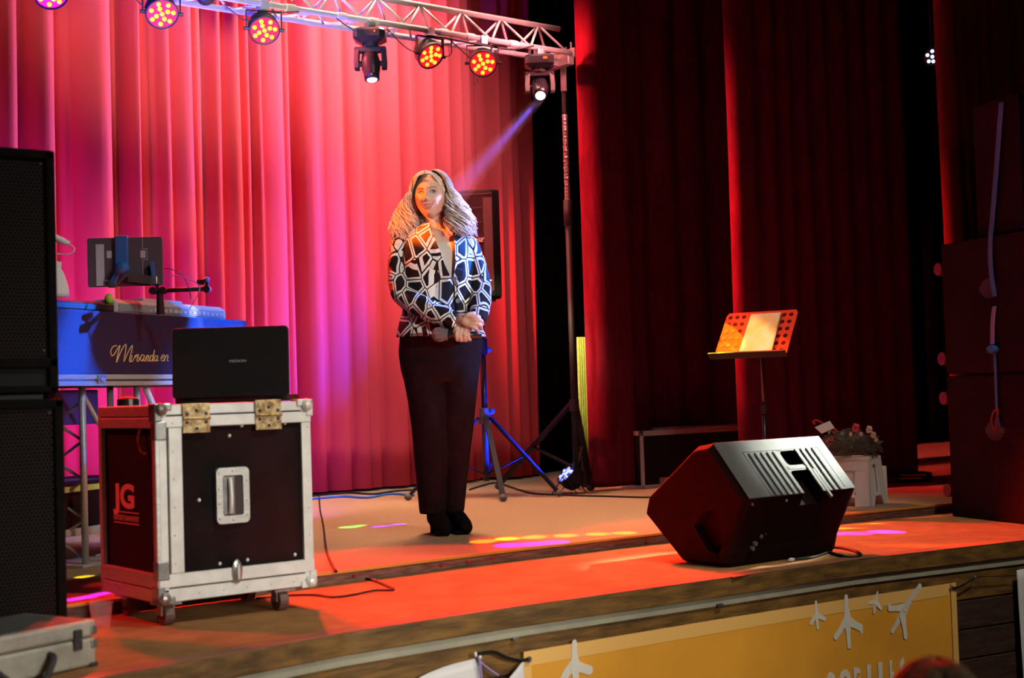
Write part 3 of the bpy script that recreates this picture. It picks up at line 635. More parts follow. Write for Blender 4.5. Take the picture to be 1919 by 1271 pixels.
for u, v2 in ((-.42, .4), (-.42, .13), (-.42, -.13), (-.42, -.4), (.42, .25), (.42, -.1), (.42, -.36), (0, .44), (0, -.44)):
    MB().sphere((cxh+wh*u, FY0-.004, czh+hh*v2), 0.004, 8, 5).build('rivet', 'alu_white', hd, **W)
q = fp(443, 1071); mb = MB(); mb.loft([[(q.x+a*s, y, q.z+b*s*2.1) for a, b in [(.018*math.cos(2*PI*j/16), .018*math.sin(2*PI*j/16)) for j in range(16)]] for s, y in ((1.08, FY0-.003), (1, FY0-.009), (.55, FY0-.013))])
lt = mb.build('butterfly_latch', 'steel', t, smooth=False, **W); MB().box((q.x, FY0-.016, q.z), (.010, .008, .05)).build('latch_wing', 'alu', lt, bevel=.002, **W)
for px, py in ((456, 798), (537, 793), (433, 817), (415, 1057), (467, 1050), (556, 1040), (376, 938)):
    g = fp(px, py); MB().sphere((g.x, FY0+.011, g.z), (0.006, .004, .006), 10, 6).build('rivet', 'alu_white', t, **W)
for k in range(6):
    MB().sphere((FX0+.055, FY0-.004, FZ0+.12+k*.088), (0.0035, .002, .0035), 8, 5).build('rivet', 'alu', t, **W)
    MB().sphere((FX1-.014, FY0-.002, FZ0+.08+k*.09), (0.0035, .002, .0035), 8, 5).build('rivet', 'alu', t, **W)
    MB().sphere((FX0+.05+k*.085, FY0-.001, FZ0+.02), (0.0035, .002, .0035), 8, 5).build('rivet', 'alu', t, **W)
for (x, y) in ((1.90, 4.25), (2.30, 4.24), (1.90, 4.53), (2.33, 4.53)):       # casters
    k = MB(); k.box((x, y, FZ0-.006), (.075, .075, .008)); k.box((x-.020, y, FZ0-.026), (.004, .034, .035)); k.box((x+.020, y, FZ0-.026), (.004, .034, .035))
    cs = k.build('caster', 'steel', t, **W); MB().tube([(x-.017, y, ZL+.035), (x+.017, y, ZL+.035)], 0.035, 20).build('wheel', 'wheel', cs, smooth=False, bevel=.004, **W)
sp = lambda px, py: on_x(px, py, FX0)
a = sp(211, 949); b_ = sp(249, 954)
text('JG', 0.105, (FX0+.010, a.y, a.z+.0), (0, -1, 0), (0, 0, 1), 'pinkprint', t, 'logo', width=abs(a.y-b_.y)*1.05, offset=0.004)
a = sp(208, 957); b_ = sp(255, 972); wd = abs(a.y-b_.y)
for zz in (a.z-.002, a.z-.038): MB().box2((FX0+.0095, a.y, zz-.0015), (FX0+.012, a.y-wd, zz+.0015)).build('logo_line', 'pinkprint', t, **W)
text('ENTERTAINMENT', 0.026, (FX0+.010, a.y, a.z-.030), (0, -1, 0), (0, 0, 1), 'pinkprint', t, 'logo', width=wd)
q = sp(267, 828); MB().tube(smooth_path([(FX0+.004, q.y+.015, q.z+.05), (FX0-.006, q.y+.02, q.z+.01), (FX0-.006, q.y, q.z-.03), (FX0+.004, q.y-.02, q.z-.04)]), .004, 6).build('side_handle', 'brass', t, **W)
# small knob on top
q = V((on_z(224, 762, FZ1).x, FY1-.12, FZ1)); q.x = on_y(224, 755, FY1-.12).x
t2 = thing('red_lit_puck', 'small round black puck on the flight case beside the laptop, dome coloured as red-lit', 'puck', (q.x+.03, q.y, FZ1+.001))
MB().tube([(0, 0, 0), (0, 0, .022)], .036, 20).build('base', 'blackgloss', t2); MB().sphere((0, 0, .022), (.033, .033, .010), 16, 6).build('dome', 'red_and_redlit', t2, smooth=True)  # dome coloured red for the red light on it

# laptop, seen from the back of its lid
lc = at_d(434, 684, 4.76); lr = math.radians(-38)
t = thing('laptop', 'open black laptop seen from behind, standing on the flight case', 'laptop', (lc.x, lc.y, FZ1+.0015), lr+0.03)
MB().rbox((0, .125, .012), (.385, .25, .022), .012).build('base', 'black', t, bevel=.002)
til = Matrix.Rotation(math.radians(-4), 3, 'X')
lid = MB().rbox((0, -.012, .135), (.388, .236, .012), .014, til @ Rx).build('lid', 'black', t, bevel=.003)
MB().rbox((0, -.003, .135), (.36, .205, .002), .004, til @ Rx).build('screen', 'blackgloss', t)
for s in (-1, 1): MB().tube([(s*.12, -.006, .018), (s*.17, -.006, .018)], .008, 8).build('hinge', 'black', t)
text('MEDION', .012, (-.005, -.0185, .134), (1, 0, 0), (0, 0, 1), 'keygrey', t, 'logo', width=.055, world=False)

# ------------------------------------------------------------------ left speaker stack
def stack_box(x0, x1, y0, y1, z0, z1, label, port=False, name='speaker_cabinet', facing=-1):
    t = thing(name, label, 'speaker', ((x0+x1)/2, (y0+y1)/2, z0)); f = .028
    mb = MB(); mb.box2((x0, y0+.02, z0), (x1, y1, z1)); mb.build('cabinet', 'cab', t, bevel=.012, **W)
    gz0 = z0+(.10 if port else f); 
    for a, b in (((x0, y0, z0), (x0+f, y0+.03, z1)), ((x1-f, y0, z0), (x1, y0+.03, z1)), ((x0, y0, z1-f), (x1, y0+.03, z1)), ((x0, y0, gz0-.03 if port else z0), (x1, y0+.03, gz0))):
        MB().box2(a, b).build('frame_rail', 'cab', t, bevel=.006, **W)
    if port:
        MB().box2((x0, y0, z0), (x1, y0+.03, z0+.02)).build('frame_rail', 'cab', t, bevel=.006, **W)
        MB().box2((x0+.03, y0+.018, z0+.02), (x1-.03, y0+.022, gz0-.03)).build('port', 'grille', t, **W)
    MB().box2((x0+f, y0+.012, gz0), (x1-f, y0+.016, z1-f)).build('grille', 'grille', t, **W)
    g = MB(); nx = int((x1-x0-2*f)/.012); nz = int((z1-f-gz0)/.0105)
    for i in range(nx):
        for j in range(nz):
            c = (x0+f+.006+i*.012+(.006 if j % 2 else 0), y0+.0115, gz0+.006+j*.0105); 
            if c[0] > x1-f: continue
            g.add([(c[0]+.0046*math.cos(a), c[1], c[2]+.0046*math.sin(a)) for a in [PI/6+PI/3*k for k in range(6)]], [(0, 1, 2, 3, 4, 5)])
    o = g.build('grille_mesh', 'cabdark', t, fix=False, **W); o['kind'] = 'stuff'
    cz = (gz0+z1)/2-.05; cx = (x0+x1)/2; mb = MB()
    mb.loft([[(cx+r*math.cos(2*PI*j/28), y, cz+r*math.sin(2*PI*j/28)) for j in range(28)] for r, y in ((.22, y0+.0205), (.21, y0+.0195), (.18, y0+.021))]); mb.build('cone', 'black', t, smooth=True, **W)
    for (x, z) in ((x0+.04, gz0+.02), (x1-.04, gz0+.02), (x0+.04, z1-.04), (x1-.04, z1-.04)):
        MB().sphere((x, y0+.010, z), .004, 8, 5).build('screw', 'steel', t, **W)
    return t
stack_box(.89, 1.492, 4.0, 4.57, ZL, 1.672, 'large black bass cabinet standing on the stage at far left, under another')
stack_box(.895, 1.482, 4.005, 4.55, 1.690, 2.385, 'black grille speaker with a port slot on top of the far left bass cabinet', port=True)
tag(MB().box2((.93, 4.05, 1.673), (1.45, 4.5, 1.689)).build('rubber_mat', 'rubber'), 'thin dark mat between the two stacked cabinets at far left', 'mat')

# ------------------------------------------------------------------ silver hand case and cup
q = on_z(181, 1248, ZL); ang = math.atan2(.333, .943)
t = thing('hand_case', 'scuffed silver aluminium hand case lying flat at the stage corner, bottom left', 'case', (q.x, q.y, ZL), ang)
Lc, Dc, Hc = .48, .29, .125
MB().box2((-Lc, 0, .004), (0, Dc, .078)).build('shell', 'silver', t, bevel=.008)
lid = MB().box2((-Lc, 0, .081), (0, Dc, Hc)).build('lid', 'silver', t, bevel=.008)
MB().box2((-Lc+.02, .02, Hc-.001), (-.02, Dc-.02, Hc+.002)).build('lid_panel', 'grey_plastic', lid)
for x in (-.0635, -.40):
    lt = MB().box2((x-.014, -.006, .052), (x+.014, .002, .079)).build('latch', 'rubber', t, bevel=.002); MB().box2((x-.013, -.008, .083), (x+.013, .002, .106)).build('latch_tongue', 'rubber', lt, bevel=.002)
for z in (.062, .098): MB().box2((-.018, -.004, z-.012), (.003, .02, z+.012)).build('corner_bracket', 'steel', t, bevel=.003)
MB().box2((-.022, -.003, .0), (.004, .03, .012)).build('corner_foot', 'rubber', t, bevel=.003)
MB().tube(smooth_path([(-.155, .0, .055), (-.160, -.022, .052), (-.18, -.035, .03), (-.215, -.045, .0), (-.29, -.045, -.005+.01), (-.33, -.022, .04), (-.335, 0, .055)]), .0095, 8).build('handle', 'rubber', t, smooth=True)
q = on_z(190, 1177, ZL); t = thing('plastic_cup', 'clear plastic cup behind the silver hand case', 'cup', (q.x, q.y, ZL))
mb = MB(); mb.loft([[(r*math.cos(2*PI*j/24), r*math.sin(2*PI*j/24), z) for j in range(24)] for r, z in ((.001, .002), (.024, .002), (.026, .0), (.037, .078), (.039, .078), (.0385, .082), (.035, .080), (.024, .006))], cap=False)
mb.build('cup_wall', 'cup', t, smooth=True)
for z in (.02, .035, .05, .062): MB().tube([(0.0255+.0115*z/.08)*V((math.cos(2*PI*j/24), math.sin(2*PI*j/24), 0))+V((0, 0, z)) for j in range(25)], .0008, 5).build('rib', 'cup', t)

# ------------------------------------------------------------------ keyboard booth (rotated 31 degrees)
BD = V((.857, .515, 0)); BN = V((-.515, .857, 0)); B0 = at_d(113, 700, 5.6); B0.z = 0
def bp(px, py): return on_plane(px, py, B0, BN)
brz = math.atan2(.515, .857)
ploc = V((B0.x, B0.y, 0))
t = thing('keyboard_booth', 'black keyboard booth with gold script lettering behind the flight case', 'booth', (B0.x, B0.y, ZR), brz)
BL = (bp(463, 600)-bp(113, 600)).dot(BD); x0 = -.55; 
pz0, pz1 = 1.775-ZR, 2.036-ZR
MB().box2((x0, 0, pz0), (BL, .015, pz1)).build('front_panel', 'panel_fabric', t, bevel=.003)
MB().box2((BL-.015, .015, pz0), (BL, .50, pz1-.06)).build('side_panel', 'panel_fabric', t, bevel=.003)
MB().box2((x0, .015, pz1-.10), (BL-.015, .52, pz1-.08)).build('shelf_top', 'black', t)
MB().box2((x0, -.008, pz0-.020), (BL, .03, pz0)).build('edge_profile', 'alu', t, bevel=.002)
MB().box2((x0, -.004, pz0-.028), (BL, .03, pz0-.020)).build('edge_gap', 'rubber', t)
MB().box2((x0, -.008, pz0-.046), (BL, .03, pz0-.028)).build('edge_profile', 'alu', t, bevel=.002)
MB().box2((x0, .03, pz0-.046), (BL, .5, pz0-.03)).build('tray_base', 'black', t)
q = bp(186, 712); lx = (q-B0).dot(BD); mb = MB(); mb.box((lx, -.012, pz0-.020), (.05, .008, .034)); mb.sphere((lx, -.018, pz0-.02), (.018, .008, .012), 12, 6); mb.build('latch', 'steel', t, bevel=.002)
# leg frames (white ladder trusses)
def bx(px): return (bp(px, 800)-B0).dot(BD)
lz = pz0-.046
for k, px in enumerate((178, 280)):
    xx = bx(px)
    for yy in (.06, .20): MB().tube([(xx, yy, 0), (xx, yy, lz)], .014, 10).build('leg', 'alu', t, smooth=True)
    z = .03
    while z < lz-.16:
        MB().tube([(xx, .06, z), (xx, .20, z+.08)], .006, 6).build('brace', 'alu', t); MB().tube([(xx, .20, z+.08), (xx, .06, z+.16)], .006, 6).build('brace', 'alu', t); z += .16
    MB().box((xx, .13, .006), (.14, .22, .010)).build('foot_plate', 'alu', t)
MB().tube([(bx(184), .08, lz-.02), (bx(216), .08, lz-.16)], .010, 8).build('brace', 'alu', t); MB().tube([(bx(289), .04, lz-.01), (bx(312), .04, lz-.15)], .014, 8).build('brace', 'alu_white', t)
MB().box2((bx(186), .25, lz-.16), (bx(276), .36, lz-.012)).build('blue_lit_unit', 'bluelit', t, bevel=.005)  # box coloured blue for the blue light falling on it
# gold lettering, written as pen strokes
def stroke(pts, wd=.0024):
    pts = [bp(a, b) for a, b in pts]; inv = t.matrix_basis.inverted()
    pts = [inv @ p for p in pts]; pts = [V((p.x, -.002, p.z)) for p in pts]
    return smooth_path(pts, 5), wd
G = lambda X, Y: (100+X/4.2375, 420+Y/4.2375)          # picture frame of the lettering
S = [[(500, 965), (470, 975), (452, 1010), (460, 1045), (480, 1035), (500, 1000), (525, 965), (515, 1010), (500, 1080), (498, 1100)],
     [(500, 1095), (530, 1020), (560, 965), (575, 962), (570, 1010), (560, 1070), (556, 1095)],
     [(560, 1090), (590, 1020), (620, 968), (625, 975), (612, 1030), (600, 1085), (612, 1095)],
     [(622, 1040), (612, 1085), (625, 1090), (645, 1050)], [(628, 1015), (630, 1020)],
     [(645, 1050), (655, 1040), (650, 1060), (660, 1042), (672, 1042), (660, 1085), (672, 1088), (685, 1060)],
     [(720, 1045), (700, 1040), (688, 1070), (698, 1088), (712, 1070), (722, 1045), (712, 1082), (726, 1085), (735, 1055)],
     [(738, 1045), (728, 1090)], [(730, 1075), (745, 1045), (755, 1048), (745, 1085), (758, 1085), (768, 1060)],
     [(790, 1050), (775, 1045), (762, 1070), (770, 1090), (785, 1070), (800, 1000), (790, 1060), (785, 1088), (798, 1080)],
     [(825, 1048), (810, 1045), (798, 1072), (806, 1090), (818, 1072), (828, 1048), (818, 1085), (832, 1082)],
     [(852, 1070), (872, 1055), (875, 1042), (862, 1042), (850, 1070), (860, 1090), (880, 1075)],
     [(888, 1045), (878, 1090)], [(880, 1075), (895, 1045), (908, 1048), (900, 1085), (912, 1088)],
     [(945, 1040), (950, 1048), (946, 1085)]]
for s_ in S:
    pp, wd = stroke([G(*p) for p in s_]); mb = MB(); mb.tube(pp, wd, 5); mb.build('script_letter', 'gold', t)
# keyboards on top
kx0, kx1 = bx(232), (bp(434, 590)-B0).dot(BD)
k = thing('keyboard', 'grey music keyboard, its rear panel lit blue, on the booth', 'keyboard', (B0.x+BD.x*kx1, B0.y+BD.y*kx1, pz1+ZR+.001), brz)
prof = [(0.03, .0), (.03, .045), (.06, .062), (.16, .058), (.30, .035), (.32, .0)]
mb = MB(); mb.prism([(kx0-kx1, a, b) for a, b in prof], (kx1-kx0, 0, 0)); mb.build('shell', 'keygrey', k, bevel=.008)
MB().box2((kx0-kx1+.02, .026, .008), (-.03, .031, .04)).build('rear_panel', 'keyrear', k)
r = random.Random(2)
for i in range(16):
    xx = -.62+i*.037; MB().box2((xx, .023, .016), (xx+r.choice((.02, .028)), .0262, .018+r.uniform(.002, .015))).build('socket_print', 'palegrey', k)
text('Cosmo', .022, (-.10, .0235, .014), (1, 0, 0), (0, 0, 1), 'palegrey', k, 'rear_print', world=False)
mb = MB(); mb.prism([(-.62, a, b) for a, b in ((.05, .055), (.06, .076), (.17, .072), (.18, .055))], (.30, 0, 0)); mb.build('display_hood', 'keygrey', k, bevel=.006)
k2x = bx(232)
k2 = thing('keyboard', 'low black keyboard lying left of the grey one on the booth', 'keyboard', (B0.x+BD.x*(k2x-.01), B0.y+BD.y*(k2x-.01), pz1+ZR+.001), brz)
mb = MB(); mb.prism([(-.75, a, b) for a, b in ((.02, 0), (.02, .03), (.07, .045), (.24, .035), (.26, 0))], (.74, 0, 0)); mb.build('shell', 'blackgloss', k2, bevel=.006)
MB().box2((-.72, .10, .034), (-.03, .22, .043)).build('key_bed', 'white', k2)
q = bp(223, 566); o = MB().sphere((0, 0, 0), (.018, .018, .022), 14, 8).build('foam_ball', 'green', smooth=True); o.location = (q.x+BN.x*.05, q.y+BN.y*.05, pz1+ZR+.060); tag(o, 'lime green foam ball on the black keyboard', 'ball')
# screen on an articulated arm
SD = 6.05; f0 = at_d(235, 491, SD)
t = thing('monitor_screen', 'small grey screen seen from behind, held above the keyboards on a clamp arm', 'screen', f0, -YAW+.10, rot=(0, ROLL*.0, -YAW+.06))
SW, SH = 139/FPX*SD, 92/FPX*SD
MB().rbox((0, 0, 0), (SW, SH, .016), .008, Rx).build('back_shell', 'tabletback', t, bevel=.002)
def sb(u0, v0, u1, v1, y=-.009, d=.004, nm='vent_label', m='palegrey'):
    return MB().box2(((u0-.5)*SW, y-d, (.5-v0)*SH), ((u1-.5)*SW, y+d*.2, (.5-v1)*SH)).build(nm, m, t)
sb(.115, .13, .225, .98, d=.001); sb(.26, .27, .325, .42, d=.001); sb(.71, .28, .775, .43, d=.001); sb(.23, .86, .30, .98, d=.001)
for a, b, c, d2 in ((.735, 0, .74, .24), (.735, .24, .80, .25), (.795, .24, .80, .47), (.735, .46, .80, .47), (.735, .47, .74, .98)): sb(a, b, c, d2, d=.0006)
MB().box2((-.012-.028, -.024, -.02), (-.012+.028, -.009, SH*.53)).build('clamp_bracket', 'strap', t, bevel=.006)
MB().sphere((-.005, -.045, -.03), (.032, .025, .028), 14, 8).build('ball_joint', 'strap', t, smooth=True)
MB().bar((-.02, -.04, -.04), (-.055, -.03, -.10), .018).build('clamp_arm', 'strap', t); MB().box((-.055, -.02, -.095), (.03, .04, .03)).build('clamp_foot', 'rubber', t, bevel=.004)
MB().bar((.02, -.04, -.07), (.115, -.03, -.085), .040, h=.036).build('clamp_rail', 'rubber', t); MB().bar((.125, -.03, -.09), (.118, -.03, -.005), .014).build('clamp_lever', 'strap', t)
MB().box((.125, -.03, -.085), (.03, .03, .035)).build('clamp_end', 'steel', t, bevel=.003)
MB().tube([(.137, -.03, -.10), (.137, -.03, -.13)], .007, 8).build('stem', 'black', t)
q = at_d(297, 545, SD-.05)
t = thing('clamp_arm', 'black folding clamp arm under the small screen', 'arm', q, -YAW)
MB().tube([(0, 0, .0), (.205, 0.01, .003)], .010, 8).build('arm_bar', 'black', t, smooth=True)
for x in (-.022, 0.02, .205): MB().tube([(x, -.015, 0), (x, .015, 0)], .016, 12).build('joint', 'black', t)
MB().tube([(.205, .01, .0), (.205, .01, .035)], .008, 8).build('post', 'black', t); MB().sphere((.205, 0, .04), .013, 10, 6).build('knob', 'strap', t, smooth=True); MB().box((.18, 0, .03), (.03, .02, .02)).build('clip', 'black', t)
MB().tube([(0.005, 0, 0), (.005, .01, -.10)], [.013, .018], 10).build('post', 'black', t)
q1 = lambda px, py: at_d(px, py, SD-.06)
cable([q1(306, 503), q1(325, 506), q1(345, 520), q1(355, 545), q1(358, 560)], .002, 'black', 'thin wire from right edge of the small screen down to keyboard')
cable([q1(306, 518), q1(330, 516), q1(352, 522), q1(372, 535), q1(372, 550), q1(356, 578)], .002, 'strappink', 'pale wire looping under the folding clamp arm')
# microphone and bottle by the left speakers
q = at_d(120, 455, 5.3); t = thing('microphone', 'silver-blue microphone poking out behind the far left speaker', 'microphone', q, -YAW)
mb = MB(); mb.tube([(-.10, 0, .055), (-.01, 0, .008), (.018, 0, -.004)], [.014, .013, .009], 12); mb.build('body', 'bottleblue', t, smooth=True)
MB().sphere((-.12, 0, .065), (.028, .026, .026), 14, 8).build('mesh_head', 'micgrille', t, smooth=True)
MB().tube(smooth_path([(.018, 0, -.004), (.036, 0, -.018), (.036, 0, -.034), (.015, 0, -.044), (-.02, 0, -.042), (-.08, 0, -.035)]), .0025, 6).build('cable_tail', 'bottleblue', t, smooth=True)
MB().tube([(-.09, 0, .04), (-.1, 0, -.12), (-.12, .02, -.9)], .010, 8).build('stand_tube', 'black', t, smooth=True)
q = at_d(108, 566, 5.62); q.z = pz1+ZR+.046; t = thing('plastic_bottle', 'white plastic bottle standing at the left end of the booth', 'bottle', q)
mb = MB(); mb.loft([[(r*math.cos(2*PI*j/20), r*math.sin(2*PI*j/20), z) for j in range(20)] for r, z in ((.044, 0), (.045, .02), (.040, .05), (.028, .09), (.018, .11), (.016, .118))]); mb.build('bottle_body', 'bottleblue', t, smooth=True)
MB().tube([(0, 0, .116), (0, 0, .14)], .018, 14).build('cap', 'bottleblue', t)
# wheeled rack case under the booth
rk = thing('rack_case', 'low black wheeled rack case under the keyboard booth', 'rack case', (B0.x, B0.y, ZR), brz)
MB().box2((-.5, .14, .135), (.9, .62, .33)).build('body', 'blackboard', rk, bevel=.004)
MB().box2((-.5, .13, .30), (.9, .145, .325)).build('edge_profile', 'tape_and_lit_edge', rk, bevel=.002); MB().box2((-.5, .13, .12), (.9, .145, .15)).build('edge_profile', 'alu', rk, bevel=.002)  # upper edge coloured yellow for the light that catches it
for xx in (.10, .75):
    c = MB(); c.box((xx, .2, .115), (.09, .09, .008)); c.prism([(xx-.03, .17, .11), (xx+.03, .17, .11), (xx+.04, .17, .05), (xx+.02, .17, .05)], (0, .004, 0)); cs = c.build('caster', 'alu', rk)
    MB().tube([(xx+.03, .18, .048), (xx+.03, .215, .048)], .048, 22).build('wheel', 'bluewheel', cs, bevel=.004)
q = MB().box2((0, 0, 0), (.085, .12, .055)).build('blue_lit_box', 'strap', bevel=.004); q.location = V((B0.x, B0.y, ZR+.331))+BD*.02+BN*.2; q.rotation_euler.z = brz; tag(q, 'small box on the wheeled rack case, coloured as blue-lit', 'box')  # box colour carries the blue light on it
# ------------------------------------------------------------------ wedge monitor (cabinet lying on its side)
WX = 4.0; WL = 0.585
wp = lambda px, py: on_x(px, py, WX)
poly_px = [(1333, 831), (1303, 837), (1214, 930), (1208, 962), (1280, 1050), (1332, 1059), (1362, 1056), (1368, 1030), (1402, 936)]
poly = [wp(*p) for p in poly_px]
for p in poly: p.z = max(p.z, ZL+.002)
poly[4].z = ZL+.006; poly[5].z = ZL+.002; poly[6].z = ZL+.003
WXe = on_y(1535, 815, poly[0].y).x; WL = WXe-WX
t = thing('wedge_monitor', 'large charcoal stage monitor lying tilted on its side near the stage edge', 'speaker', (WX+WL/2, (poly[3].y+poly[8].y)/2, ZL))
W = dict(world=True)
cy = sum(p.y for p in poly)/9; cz = sum(p.z for p in poly)/9
def inset(s, x): return [V((x, cy+(p.y-cy)*s, cz+(p.z-cz)*s)) for p in poly]
mb = MB(); mb.loft([inset(.93, WX-.012), inset(1, WX+.02), inset(1, WX+WL-.02), inset(.93, WX+WL+.012)]); cab = mb.build('cabinet', 'cabdark', t, bevel=.006, **W)  # darker than the sloping panel, so ends and underside look shaded
# slanting rear face: from poly[0] (top) to poly[8] (bottom)
T0 = V((0, poly[0].y, poly[0].z)); T1 = V((0, poly[8].y, poly[8].z)); sl = (T1-T0); slen = sl.length; sd = sl.normalized(); sn = V((1, 0, 0)).cross(sd); sn = sn if sn.y < 0 else -sn
def face(u, v, off=0): return V((WX+u*WL, 0, 0))+T0+sd*(v*slen)+sn*off
def patch(u0, v0, u1, v1, o0, o1, name, m, bev=.002, par=t):
    mb = MB(); mb.loft([[face(u0, v0, o), face(u1, v0, o), face(u1, v1, o), face(u0, v1, o)] for o in (o0, o1)]); return mb.build(name, m, par, bevel=bev, **W)
rp = patch(.01, .0, .99, 1.0, -.002, .004, 'rear_panel', 'grey_plastic', .003)  # paler panel laid on the slope to carry its lit tone
patch(.20, .20, .90, .213, .003, .0055, 'groove', 'rubber', 0); patch(.20, .20, .206, 1, .003, .0055, 'groove', 'rubber', 0); patch(.895, .20, .901, .97, .003, .0055, 'groove', 'rubber', 0)
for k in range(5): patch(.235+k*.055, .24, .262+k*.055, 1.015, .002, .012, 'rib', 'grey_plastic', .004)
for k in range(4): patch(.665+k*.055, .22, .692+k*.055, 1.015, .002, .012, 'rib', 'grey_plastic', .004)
def rpatch(u0, v0, u1, v1, o, r, name, m, par=t):
    pts = []
    for su, sv, a0 in ((1, 1, 0), (-1, 1, PI/2), (-1, -1, PI), (1, -1, 1.5*PI)):
        for k in range(5):
            a = a0+PI/2*k/4; pts.append(((u0+u1)/2+su*((u1-u0)/2-r)+r*math.cos(a), (v0+v1)/2+sv*((v1-v0)/2-r*2)+r*2*math.sin(a)))
    mb = MB(); mb.loft([[face(a, b, oo) for a, b in pts] for oo in (-.02, o)]); return mb.build(name, m, par, **W)
def hole(u0, v0, u1, v1, r):
    pts = []
    for su, sv, a0 in ((1, 1, 0), (-1, 1, PI/2), (-1, -1, PI), (1, -1, 1.5*PI)):
        for k in range(5):
            a = a0+PI/2*k/4; pts.append(((u0+u1)/2+su*((u1-u0)/2-r)+r*math.cos(a), (v0+v1)/2+sv*((v1-v0)/2-r*2)+r*2*math.sin(a)))
    inv = t.matrix_basis.inverted(); mb = MB(); mb.loft([[inv @ face(a, b, oo) for a, b in pts] for oo in (-.05, .06)]); return mb
for o_ in (cab, rp): cut(o_, hole(.52, .24, .68, .50, .03)); cut(o_, hole(.50, .60, .70, 1.25, .03))
patch(.51, .22, .69, .235, 0, .006, 'handle_rim', 'grey_plastic', .002); patch(.50, .515, .70, .58, -.01, .007, 'handle_bar', 'grey_plastic', .004); patch(.70, .60, .725, 1.12, -.004, .010, 'handle_rim', 'grey_plastic', .004)
# lower rear face with control panel
L0 = T1; L1 = V((0, poly[7].y, poly[7].z)); 
mb = MB(); ly = (poly[8]+poly[7])/2
for u in (.03, .33, .98):
    q = V((WX+u*WL, poly[8].y-.004, poly[8].z-.02)); MB().sphere(q, (.006, .004, .006), 8, 5).build('screw', 'steel', t, **W)
for k, (px, py) in enumerate(((1408, 1028), (1413, 1019), (1423, 1005), (1431, 997), (1440, 990), (1452, 987))):
    q = on_y(px, py, poly[7].y-.012); m = 'steel' if k < 3 else 'strappink'
    MB().disc(q, (0, -1, 0), .009, .012, 10).build('control_knob', m, t, **W)
for k, (px, py) in enumerate(((1433, 994), (1445, 989))):
    q = on_y(px, py, poly[7].y-.02); MB().sphere(q, .0045, 8, 5).build('indicator_lamp', 'bluelens', t, **W)
# grip recess on the left end face
g = [(1300, 985), (1318, 960), (1340, 955), (1345, 985), (1352, 1025), (1345, 1040), (1325, 1030)]
inv = t.matrix_basis.inverted(); mb = MB(); gp = [on_x(a, b, WX-.012) for a, b in g]; mb.prism([inv @ (p+V((-.03, 0, 0))) for p in gp], (.08, 0, 0)); cut(cab, mb)
q = [on_x(1584, 958, WX+WL+.0), ]
mb = MB(); mb.box((WX+WL-.01, poly[8].y+.16, poly[8].z-.10), (.07, .05, .06)); mb.build('corner_foot', 'grey_plastic', t, bevel=.008, **W)
zc = ZL+.006
cable([on_y(1436, 1000, poly[7].y-.02), on_z(1450, 1028, ZL+.03), on_z(1470, 1040, zc), on_z(1486, 1047, zc), on_z(1520, 1045, zc), on_z(1555, 1034, zc)], .004, 'rubber', 'grey signal cable from the wedge monitor to a white plug')
cable([on_z(1530, 1005, zc), on_z(1542, 1028, zc), on_z(1580, 1043, zc), on_z(1612, 1043, zc), on_z(1605, 1034, zc), on_z(1570, 1026, zc), on_z(1525, 1027, zc)], .006, 'black', 'black cable loop on the floor right of the wedge monitor')
q = on_z(1483, 1049, ZL+.007); o = MB().box((0, 0, 0), (.035, .018, .012), Matrix.Rotation(.4, 3, 'Z')).build('cable_plug', 'white', bevel=.003); o.location = q; tag(o, 'small white plug on the carpet before the wedge monitor', 'plug')
q = on_z(1388, 1079, ZL+.003); o = MB().box((0, 0, 0), (.10, .02, .003), Matrix.Rotation(.1, 3, 'Z')).build('floor_socket', 'riserwood', bevel=.001); o.location = q; tag(o, 'small dark floor plate at the stage edge before the wedge monitor', 'plate')

# ------------------------------------------------------------------ music stand with song book
dp = 7.55; BLp = at_d(1337, 672, dp); e1 = (_R0*.84-_F0*.54); bk = _R0*.54+_F0*.84
sw = 0.408; up = (V((0, 0, 1))*.245+bk*.205); shh = up.length; upn = up.normalized()
t = thing('music_stand', 'music stand with a perforated red-lit desk at right of the singer', 'music stand', (BLp.x+e1.x*sw*.62+bk.x*.05, BLp.y+e1.y*sw*.62+bk.y*.05, ZR))
dn = e1.cross(upn); dn = dn if dn.dot(_F0) < 0 else -dn
def dk(u, v, o=0): return BLp+e1*(u*sw)+upn*(v*shh)+dn*o
mb = MB(); 
pts = [(0, 0), (1, 0), (1.0, .93), (.97, 1), (.03, 1), (0, .93)]
mb.loft([[dk(a, b, o) for a, b in pts] for o in (-.002, .0)]); desk = mb.build('desk', 'standorange', t, **W)
for cu, cols in ((.045, (0, 1, 2)), (.80, (0, 1))):
    for c in cols:
        for r_ in range(6):
            u, v2 = cu+c*.095+.02, .12+r_*.155
            if (cu < .5 and c == 2 and r_ < 1): continue
            mb = MB(); q = dk(u, v2, .0003); mb.loft([[q+e1*(.0125*math.cos(2*PI*j/16))+upn*(.0125*math.sin(2*PI*j/16))+dn*h for j in range(16)] for h in (0, .001)]); mb.build('hole', 'velvet_dark', desk, **W)
mb = MB(); mb.loft([[dk(-.04, -.02, o), dk(1.02, -.02, o), dk(1.02, .01, o), dk(-.04, .01, o)] for o in (-.003, .045)]); mb.build('lip', 'black', t, bevel=.002, **W)
pc = V((t.location.x, t.location.y, 0)); topc = dk(.5, .12, -.02)
MB().tube([(pc.x, pc.y, ZR+.05), (pc.x, pc.y, ZR+.55)], .0125, 10).build('lower_pole', 'blackgloss', t, smooth=True, **W); MB().tube([(pc.x, pc.y, ZR+.5), (pc.x, pc.y, topc.z-.03), topc], .009, 10).build('upper_pole', 'blackgloss', t, smooth=True, **W)
